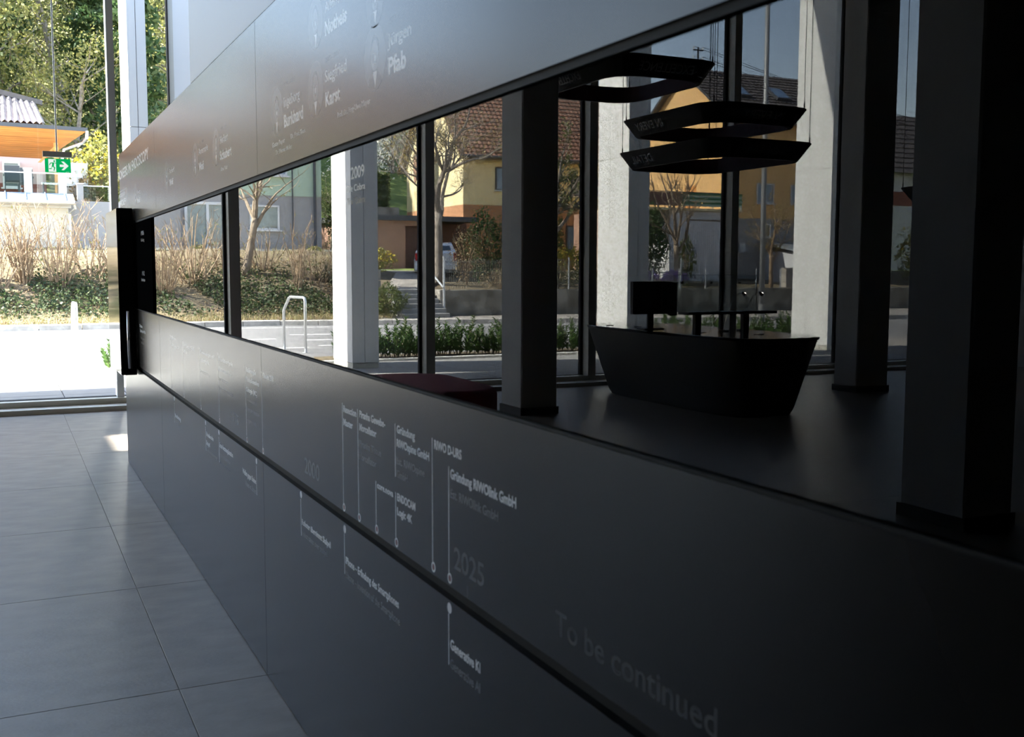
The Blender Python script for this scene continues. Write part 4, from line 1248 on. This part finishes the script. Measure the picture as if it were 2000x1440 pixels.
for x in (.5, .94):
    for y in (36.43, 36.87): MB().box(x-.015, x+.015, y-.015, y+.015, 3.66, 4.05).build('leg', 'furniture_dark', q)
q = empty('water_tank', (1.65, 40.2, 3.9)); tag(q, 'white plastic tank in a wire cage under the carport edge', 'tank')
MB().bevbox(1.25, 2.05, 39.9, 40.6, 4.25, 5.05, .04).build('tank', 'tank_white', q)
for k in range(6): MB().box(1.24+.158*k, 1.255+.158*k, 39.86, 39.875, 4.2, 5.1).build('cage_bar', 'post_galv', q)
for k in range(4): MB().box(1.22, 2.08, 39.85, 39.865, 4.3+.24*k, 4.315+.24*k).build('cage_bar', 'post_galv', q)
MB().box(1.2, 2.1, 39.85, 40.65, 3.6, 4.2).build('base', 'stone', q)
# the carport
q = empty('carport', (-.5, 39, 3.6)); tag(q, 'orange timber carport roof with plank underside and grey gutter', 'carport')
n = 15
for k in range(n):                                     # planks of the sloping underside
    t0, t1 = k/n, (k+.93)/n
    Y = lambda t: 38.0+2.6*t
    Zf = lambda t, x: 5.94-.72*t-.012*(x+.65)
    xr = lambda t: 1.90-1.15*t
    m = MB(); e = .04
    xa = -5.5
    m.loft([[(xa, Y(t0), Zf(t0, xa)), (xa, Y(t1), Zf(t1, xa)), (xa, Y(t1), Zf(t1, xa)+e), (xa, Y(t0), Zf(t0, xa)+e)],
            [(xr(t0), Y(t0), Zf(t0, xr(t0))), (xr(t1), Y(t1), Zf(t1, xr(t1))), (xr(t1), Y(t1), Zf(t1, xr(t1))+e), (xr(t0), Y(t0), Zf(t0, xr(t0))+e)]])
    m.build('plank', 'wood_orange', q)
MB().loft([[(-5.5, 37.96, 6.0), (-5.5, 37.9, 6.0), (-5.5, 37.9, 6.13), (-5.5, 37.96, 6.13)], [(1.95, 37.96, 5.91), (1.95, 37.9, 5.91), (1.95, 37.9, 6.03), (1.95, 37.96, 6.03)]]).build('fascia', 'fascia_dark', q)
MB().tube([(1.93, 37.92, 5.93), (1.92, 37.95, 5.7), (1.8, 38.2, 5.55), (1.25, 38.6, 5.35), (1.18, 38.6, 5.2), (1.18, 38.6, 3.7)], .05, 8).build('downpipe', 'gutter', q)
MB().box(.95, 1.1, 39.1, 39.25, 3.6, 5.62).build('post', 'wood_orange', q)
MB().loft([[(.97, 39.12, 5.5), (1.07, 39.12, 5.5), (1.07, 39.22, 5.5), (.97, 39.22, 5.5)], [(.45, 39.12, 4.95), (.55, 39.12, 4.95), (.55, 39.22, 4.95), (.45, 39.22, 4.95)]]).build('brace', 'wood_orange', q)
q = empty('house', (-3, 43, 3)); tag(q, 'pink rendered house with a ribbed pinkish roof behind the carport', 'house')
MB().box(-9, .75, 41, 46, 2.9, 5.5).build('wall', 'render_pink', q)
MB().box(-9, .76, 40.97, 41, 2.9, 4.35).build('base_band', 'render_darkred', q)
for x in (-.35, -1.6): window(q, x-.28, x+.28, 4.2, 5.1, 40.96, 'pane_dark')
m = MB(); nr = 44
rib = []
for i in range(nr*4+1): rib.append((-8.0+i*.05, (0, .05, .09, .05)[i % 4]))
lo = [(x, 41.0, 6.45+w) for x, w in rib]; hi = [(x-(.2 if x > 0 else 0), 44.6, 8.05-.38*max(0, (x+2.2))/3+w) for x, w in rib]
k = len(lo); m.add(lo+hi, [(i, i+1, k+i+1, k+i) for i in range(k-1)])
m.add([(p[0], p[1], p[2]-.12) for p in lo+hi], [(k+i, k+i+1, i+1, i) for i in range(k-1)])
m.build('roof', 'roof_corrugated', q)
MB().loft([[(-8, 44.7, 8.0), (-8, 44.5, 8.0), (-8, 44.5, 8.2), (-8, 44.7, 8.2)], [(-1.6, 44.7, 8.1), (-1.6, 44.5, 8.1), (-1.6, 44.5, 8.3), (-1.6, 44.7, 8.3)], [(.85, 44.7, 7.6), (.85, 44.5, 7.6), (.85, 44.5, 7.78), (.85, 44.7, 7.78)]]).build('ridge', 'roof_tile_dark', q)
MB().box(-7.9, .7, 41.2, 44.5, 5.4, 6.4).build('attic', 'render_palegrey', q)
# a plainer neighbour further left
q = empty('house', (-14, 40, 1.5)); tag(q, 'cream house further left across the street, outside the picture edge', 'house')
MB().box(-18.5, -9.2, 37, 45, 1.2, 6.6).build('wall', 'render_cream', q)
for k in range(3):
    for z in (2.6, 4.8): window(q, -17.5+3*k, -16.3+3*k, z, z+1.2, 37, 'pane_dark')
MB().loft([[(-18.9, 36.6, 6.5), (-18.9, 45.4, 6.5), (-18.9, 41, 9.6)], [(-8.8, 36.6, 6.5), (-8.8, 45.4, 6.5), (-8.8, 41, 9.6)]]).build('roof', 'roof_tile_brown', q)

# yellow house with sunlit gable
q = empty('house', (21, 45.5, 1.3)); tag(q, 'yellow house with sunlit gable and brown tiled roof', 'house')
X0, X1, Ya, Yb, ZE, ZA = 17.17, 26.2, 42.0, 49.0, 6.62, 10.3
m = MB(); m.loft([[(X0, Ya, 4.2), (X0, Yb, 4.2), (X0, Yb, ZE), (X0, (Ya+Yb)/2, ZA), (X0, Ya, ZE)], [(X1, Ya, 4.2), (X1, Yb, 4.2), (X1, Yb, ZE), (X1, (Ya+Yb)/2, ZA), (X1, Ya, ZE)]]); m.build('upper_wall', 'render_cream', q)
MB().box(X0, X1, Ya, Yb, 1.0, 4.2).build('base_wall', 'render_terracotta', q)
sl = Vector((0, (Yb-Ya)/2+.5, ZA-ZE+.5)); nvv = 22
rf = tiled((X0-.35, Ya-.5, ZE-.42), (.22, 0, 0), sl/nvv, 44, nvv, .03, .035).build('roof', 'roof_tile_brown', q)
rf['kind'] = 'stuff'
MB().loft([[(X0-.33, Ya-.5, ZE-.55), (X0-.33, (Ya+Yb)/2, ZA-.03), (X0-.33, Yb+.5, ZE-.55), (X0-.33, Yb+.5, ZE-.40), (X0-.33, (Ya+Yb)/2, ZA+.12), (X0-.33, Ya-.5, ZE-.40)], [(X1+.3, Ya-.5, ZE-.55), (X1+.3, (Ya+Yb)/2, ZA-.03), (X1+.3, Yb+.5, ZE-.55), (X1+.3, Yb+.5, ZE-.40), (X1+.3, (Ya+Yb)/2, ZA+.12), (X1+.3, Ya-.5, ZE-.40)]]).build('roof_boards', 'bark', q)
MB().tube([(X0-.3, Ya-.58, ZE-.42), (X1+.3, Ya-.58, ZE-.42)], .07, 8).build('gutter', 'fascia_dark', q)
for a, b, z0, z1 in ((18.68, 19.5, 4.85, 5.85), (22.43, 23.05, 4.72, 5.62), (23.3, 23.9, 4.72, 5.62), (22.2, 23.2, 2.2, 3.4)): window(q, a, b, z0, z1, Ya, 'pane_blue', 'fascia_dark')
w_ = MB().prism([(45.25, 7.6), (45.75, 7.6), (45.75, 8.5), (45.25, 8.5)], X0-.04, X0+.05, axis='x').build('window', 'frame_white', q)
MB().prism([(45.32, 7.67), (45.68, 7.67), (45.68, 8.43), (45.32, 8.43)], X0-.05, X0-.03, axis='x').build('pane', 'pane_blue', w_)
MB().prism([(47.8+.22*math.cos(i*.524), 6.3+.8*math.sin(i*.524)) for i in range(12)], X0-.03, X0+.05, axis='x').build('oval_niche', 'render_brown', q)

q = empty('garage', (14, 42, 1.2)); tag(q, 'low brown garage with a flat dark roof edge above the path', 'garage')
MB().box(11.6, 13.80, 40, 45, 1.0, 3.34).build('wall', 'render_brown', q)
MB().box(14.78, 15.2, 40, 45, 1.0, 3.34).build('wall', 'render_brown', q)
MB().box(13.8, 14.78, 40, 45, 3.15, 3.34).build('lintel', 'render_brown', q)
MB().box(13.8, 14.78, 40.3, 40.36, 1.0, 3.15).build('door', 'door_brown', q)
MB().box(15.2, 17.1, 41.5, 45, 1.0, 3.34).build('recess_wall', 'door_brown', q)
MB().box(11.4, 16.9, 39.75, 45, 3.34, 3.54).build('roof_edge', 'fascia_dark', q)
MB().box(11.6, 13.9, 41, 41.3, 3.54, 3.92).build('parapet', 'stone_wall', q)

# steps, garden wall and fence
q = empty('garden_steps', (10.55, 29.6, -.03)); tag(q, 'concrete garden steps climbing from the footway to the path', 'steps')
for k in range(6): MB().bevbox(9.75, 11.18, 28.95+.3*k, 31.2, -.05+.137*k, -.04+.137*(k+1), .012).build('step', 'paving', q)
MB().loft([[(9.9, 31.2, .72), (11.3, 31.2, .72), (11.3, 31.2, .775), (9.9, 31.2, .775)], [(12.0, 36, 1.25), (14.0, 36, 1.25), (14.0, 36, 1.30), (12.0, 36, 1.30)], [(12.2, 40, 1.36), (15, 40, 1.36), (15, 40, 1.41), (12.2, 40, 1.41)]]).build('path', 'footway', q)
q = empty('stone_wall', (9.6, 31.8, .8)); tag(q, 'short mossy stone wall beside the garden path', 'wall')
for a in range(3):
    for b in range(2):
        MB().bevbox(8.95+.29*a+.01, 8.95+.29*(a+1), 31.3, 31.7, .72+.34*b, .72+.34*(b+1)-.012, .02).build('stone_block', 'stone_wall', q)
q = empty('retaining_wall', (18, 30.1, -.05)); tag(q, 'dark mossy retaining wall along the footway right of the steps', 'wall')
MB().bevbox(11.42, 40, 30.0, 30.35, -.1, .77, .02).build('wall', 'stone_wall', q)
MB().bevbox(11.22, 11.42, 29.9, 30.4, -.1, .78, .02).build('end_pier', 'stone', q)
q = empty('handrail', (11.28, 29.9, 0)); tag(q, 'galvanised handrail post with a slanting rail beside the steps', 'handrail')
MB().tube([(11.3, 29.75, -.1), (11.3, 29.75, 1.75)], .035, 8).build('post', 'post_galv', q)
MB().tube([(11.26, 29.7, .85), (11.12, 30.9, 1.55)], .03, 8).build('rail', 'post_galv', q)
q = empty('wire_fence', (14, 30.2, .77)); tag(q, 'thin vertical bar fence on the retaining wall', 'fence')
m = MB()
for k in range(150): x = 11.5+.06*k; m.box(x-.004, x+.004, 30.196, 30.204, .8, 1.72+.04*math.sin(k*.4))
for z in (.95, 1.3, 1.62): m.box(11.45, 20.6, 30.205, 30.213, z, z+.012)
m.build('bars', 'fence_wire', q)['kind'] = 'stuff'
for k in range(5): MB().tube([(11.48+2.2*k, 30.22, .76), (11.48+2.2*k, 30.22, 1.8)], .025, 6).build('post', 'post_galv', q)
q = empty('garden_fence', (22, 30.3, .77)); tag(q, 'post and rail garden fence right of the purple bushes', 'fence')
for k in range(9): MB().tube([(18.0+1.1*k, 30.2, .771), (18.0+1.1*k, 30.2, 1.45)], .03, 6).build('post', 'post_galv', q)
for z in (.98, 1.32): MB().tube([(18.0, 30.2, z), (26.8, 30.2, z)], .012, 5).build('wire', 'fence_wire', q)

# car, seen from behind, standing along the drive
q = empty('car', (13.2, 35.2, 1.12)); tag(q, 'white hatchback car parked behind the budding tree', 'car')
q.rotation_euler.z = math.radians(-21.5)
cx, z0, y0 = 0, 0, 0
def sec(y, hw, zl, zh): return [(cx-hw, y, zl), (cx+hw, y, zl), (cx+hw*1.02, y, (zl+zh)/2), (cx+hw*.94, y, zh), (cx-hw*.94, y, zh), (cx-hw*1.02, y, (zl+zh)/2)]
def cb(m, name, mt, par=q): o = m.build(name, mt, par, local=True); return o
cb(MB().loft([sec(0, .70, .28, .85), sec(.1, .75, .2, .92), sec(.6, .78, .18, .95), sec(3.0, .77, .18, .92), sec(3.7, .70, .24, .78), sec(3.9, .6, .3, .62)]), 'body', 'car_white')
cab = cb(MB().loft([sec(.12, .70, .90, .92), sec(.55, .61, .92, 1.22), sec(1.6, .61, .92, 1.28), sec(2.7, .68, .92, .95)]), 'cabin', 'car_white')
cb(MB().loft([[(-.54, .22, .97), (.54, .22, .97), (.48, .46, 1.14), (-.48, .46, 1.14)], [(-.54, .16, .97), (.54, .16, .97), (.48, .40, 1.14), (-.48, .40, 1.14)]]), 'rear_window', 'car_glass', cab)
for sx in (-1, 1):
    cb(MB().bevbox(sx*.69-.05, sx*.69+.05, -.02, .1, .6, .86, .02), 'tail_light', 'lamp_red')
    for y in (.75, 3.0): cb(MB().tube([(sx*.62, y, .30), (sx*.78, y, .30)], .30, 16), 'wheel', 'tyre')
cb(MB().bevbox(-.76, .76, -.06, .1, .28, .48, .03), 'bumper', 'car_white')
cb(MB().box(-.26, .26, -.068, -.06, .33, .43), 'number_plate', 'frame_white')

# white garage with balcony and the ochre house
q = empty('garage', (24, 36, .7)); tag(q, 'white garage with a ribbed door below the striped balcony', 'garage')
MB().box(22.35, 25.38, 34, 38, .5, 3.68).build('wall', 'render_offwhite', q)
d_ = empty('door', (24, 34, .7), q)
for k in range(16): MB().box(23.2+.1*k, 23.285+.1*k, 33.95, 34.0, .75, 3.3).build('rib', 'door_ribbed', d_)
MB().box(23.12, 24.88, 33.96, 33.99, 3.3, 3.36).build('door_track', 'bark', q)
MB().box(20.6, 22.35, 36.2, 38.4, .6, 3.68).build('side_wing', 'render_brown', q)
q = empty('balcony', (23.5, 34, 3.7)); tag(q, 'roof balcony with brown boards and a green striped wind screen', 'balcony')
MB().box(20.9, 25.7, 33.85, 38, 3.69, 3.78).build('slab', 'render_cream', q)
for k in range(13): MB().box(21.28+.116*k, 21.385+.116*k, 33.9, 33.93, 3.86, 4.36).build('board', 'balcony_brown', q)
for k in range(6):
    z = 3.86+.085*k; MB().box(22.82, 25.68, 33.88+.01*math.sin(k*2), 33.90+.01*math.sin(k*2), z, z+.083).build('canvas_stripe', 'canvas_green' if k % 2 else 'canvas_light', q)
MB().box(21.25, 25.7, 33.87, 33.95, 4.37, 4.40).build('handrail', 'fascia_dark', q)
for x in (21.3, 22.8, 24.3, 25.66): MB().box(x-.02, x+.02, 33.92, 33.96, 3.78, 4.38).build('post', 'post_galv', q)
q = empty('house', (28, 37.5, .6)); tag(q, 'ochre house with a sunlit gable and dark tiled roof, right of the pendants', 'house')
X0, X1, Ya, Yb, ZE, ZA = 25.4, 33, 34.5, 40.5, 7.62, 9.75
MB().loft([[(X0, Ya, 3.5), (X0, Yb, 3.5), (X0, Yb, ZE), (X0, (Ya+Yb)/2, ZA), (X0, Ya, ZE)], [(X1, Ya, 3.5), (X1, Yb, 3.5), (X1, Yb, ZE), (X1, (Ya+Yb)/2, ZA), (X1, Ya, ZE)]]).build('upper_wall', 'render_ochre', q)
MB().box(X0, X1, Ya, Yb, .4, 3.5).build('base_wall', 'render_grey', q)
sl = Vector((0, (Yb-Ya)/2+.45, ZA-ZE+.32)); nvv = 16
rf = tiled((X0-.3, Ya-.45, ZE-.22), (.22, 0, 0), sl/nvv, 37, nvv, .035, .04).build('roof', 'roof_tile_dark', q); rf['kind'] = 'stuff'
MB().loft([[(X0-.28, Ya-.45, ZE-.36), (X0-.28, (Ya+Yb)/2, ZA-.04), (X0-.28, Yb+.45, ZE-.36), (X0-.28, Yb+.45, ZE-.24), (X0-.28, (Ya+Yb)/2, ZA+.08), (X0-.28, Ya-.45, ZE-.24)], [(X1+.3, Ya-.45, ZE-.36), (X1+.3, (Ya+Yb)/2, ZA-.04), (X1+.3, Yb+.45, ZE-.36), (X1+.3, Yb+.45, ZE-.24), (X1+.3, (Ya+Yb)/2, ZA+.08), (X1+.3, Ya-.45, ZE-.24)]]).build('roof_boards', 'fascia_dark', q)
for x in (26.5, 28.6):
    t = .42; p = Vector((x, Ya-.45, ZE-.2))+sl*t; e = sl.normalized(); nrm = Vector((0, -e.z, e.y))
    w_ = MB().loft([[p+Vector((a, 0, 0))+e*b+nrm*c_ for a, b in ((0, 0), (.75, 0), (.75, .95), (0, .95))] for c_ in (.02, .14)]).build('skylight', 'fascia_dark', q)
    MB().loft([[p+Vector((a, 0, 0))+e*b+nrm*c_ for a, b in ((.07, .07), (.68, .07), (.68, .88), (.07, .88))] for c_ in (.142, .15)]).build('pane', 'pane_blue', w_)
window(q, 26.85, 27.75, 4.12, 4.92, Ya, 'pane_blue', mull=(27.3,))
window(q, 27.1, 27.6, 2.75, 3.3, Ya, 'pane_dark')
window(q, 28.6, 29.5, 4.12, 4.92, Ya, 'pane_blue', mull=(29.05,))
MB().tube([(25.62, 34.38, 7.3), (25.62, 34.38, 3.6), (25.5, 34.38, 3.4)], .055, 8).build('downpipe', 'gutter', q)
MB().tube([(25.75, 34.4, 7.3), (25.75, 34.4, 3.2), (25.45, 34.4, 3.15)], .04, 8).build('downpipe', 'gutter', q)
MB().bevbox(26.0, 26.3, 34.38, 34.5, 2.1, 2.5, .02).build('letter_box', 'post_galv', q)
w_ = MB().box(25.38, 25.41, 36.6, 37.4, 3.85, 4.9).build('door', 'wood_orange', q)
q = empty('annex', (28.2, 33, .7)); tag(q, 'low white annex with small windows behind the glass screen', 'annex')
MB().box(27.2, 29.3, 32.4, 34.4, .5, 2.15).build('wall', 'render_offwhite', q)
MB().loft([[(27.0, 32.2, 2.12), (29.5, 32.2, 2.12), (29.5, 32.2, 2.2), (27.0, 32.2, 2.2)], [(27.0, 34.4, 2.5), (29.5, 34.4, 2.5), (29.5, 34.4, 2.58), (27.0, 34.4, 2.58)]]).build('roof', 'zinc', q)
for x in (27.35, 28.15): window(q, x, x+.55, 1.15, 1.7, 32.4, 'pane_dark')
MB().box(25.8, 31, 31.3, 31.6, .75, 1.5).build('gravel_wall', 'gravel', q)

q = empty('house', (48, 49, 1)); tag(q, 'distant white house with dark roof in the gap between the right-hand columns', 'house')
MB().box(43.5, 53, 46, 53, .8, 7.2).build('wall', 'render_offwhite', q)
MB().box(43.48, 53, 45.97, 46, 5.2, 6.0).build('balcony', 'render_darkred', q)
window(q, 44.6, 45.8, 6.15, 7.0, 45.96, 'pane_blue', mull=(45.2,))
rf = tiled((43.1, 45.4, 7.0), (.35, 0, 0), Vector((0, 4.2, 4.0))/12, 29, 12, .05, .05).build('roof', 'roof_tile_dark', q); rf['kind'] = 'stuff'
MB().prism([(46.2, 7.0), (53, 7.0), (49.6, 10.6)], 43.6, 53, axis='x').build('gable', 'render_offwhite', q)

# street furniture
q = empty('lamp_post', (17.12, 22, -.15)); tag(q, 'tall grey street lamp post in front of the ochre house', 'lamp post')
MB().tube([(17.12, 22, -.15), (17.1, 22, 3), (17.08, 22, 9)], .075, 12, .06).build('pole', 'pole_grey', q, smooth=True)
MB().tube([(17.12, 22, -.15), (17.12, 22, .5)], .085, 12).build('base_sleeve', 'pole_grey', q)
MB().tube([(17.08, 22, 9), (17.0, 22.2, 9.3), (16.8, 23.2, 9.5)], .04, 8).build('arm', 'pole_grey', q)
MB().bevbox(16.6, 17.0, 23.1, 23.8, 9.42, 9.54, .04).build('lamp_head', 'pole_grey', q)
q = empty('bus_stop_sign', (21.5, 29.0, -.03)); tag(q, 'small yellow and green round bus stop sign on a post', 'sign')
MB().tube([(21.5, 29, -.03), (21.5, 29, 2.5)], .025, 8).build('post', 'post_galv', q)
pl = MB().box(21.39, 21.61, 28.96, 28.975, 1.95, 2.5).build('sign_plate', 'frame_white', q)
MB().tube([(21.5, 28.955, 2.31), (21.5, 28.9585, 2.31)], .10, 20).build('green_ring', 'bus_green', pl)
MB().tube([(21.5, 28.951, 2.31), (21.5, 28.954, 2.31)], .08, 20).build('yellow_disc', 'bus_yellow', pl)
m = MB()
m.box(21.465, 21.48, 28.947, 28.95, 2.27, 2.35); m.box(21.52, 21.535, 28.947, 28.95, 2.27, 2.35); m.box(21.48, 21.52, 28.947, 28.95, 2.303, 2.317)
m.build('letter_h', 'bus_green', pl)
q = empty('utility_pole', (25.95, 37.4, 9.5)); tag(q, 'roof-top electricity pole with insulators and overhead wires', 'utility pole')
MB().tube([(25.95, 37.4, 9.5), (25.95, 37.4, 10.75)], .035, 8).build('pole', 'wire_black', q)
for z in (10.2, 10.6):
    ca = MB().box(25.7, 26.2, 37.37, 37.43, z, z+.05).build('cross_arm', 'wire_black', q)
    for x in (25.72, 26.18): MB().tube([(x, 37.4, z+.05), (x, 37.4, z+.17)], .03, 8).build('insulator', 'frame_white', ca)
for z, x in ((10.22, 25.72), (10.22, 26.18), (10.62, 25.72), (10.62, 26.18)):
    MB().tube([(x+(60-x)*t, 37.4+10*t, z+.15-3.0*t*(1-t)-.8*t) for t in (0, .1, .2, .35, .5, .7, 1)], .012, 4).build('overhead_wire', 'wire_black', q)
q = empty('street_lamp', (19.6, 33, 1)); tag(q, 'thin curved street lamp beside the second white column', 'lamp post')
MB().tube([(19.6, 33, .8), (19.6, 33, 4.9), (19.5, 33, 5.05), (19.2, 32.95, 5.15)], .035, 8, .03).build('pole', 'post_galv', q)
MB().bevbox(18.95, 19.25, 32.85, 33.05, 5.12, 5.18, .01).build('lamp_head', 'post_galv', q)

# small leaves, twigs, needles and tiles that nobody could count
for o in bpy.data.objects:
    if o.parent and o.name.split('.')[0] in ('buds', 'foliage', 'needles', 'stems', 'branches', 'flowers', 'blossom'):
        o['kind'] = 'stuff'
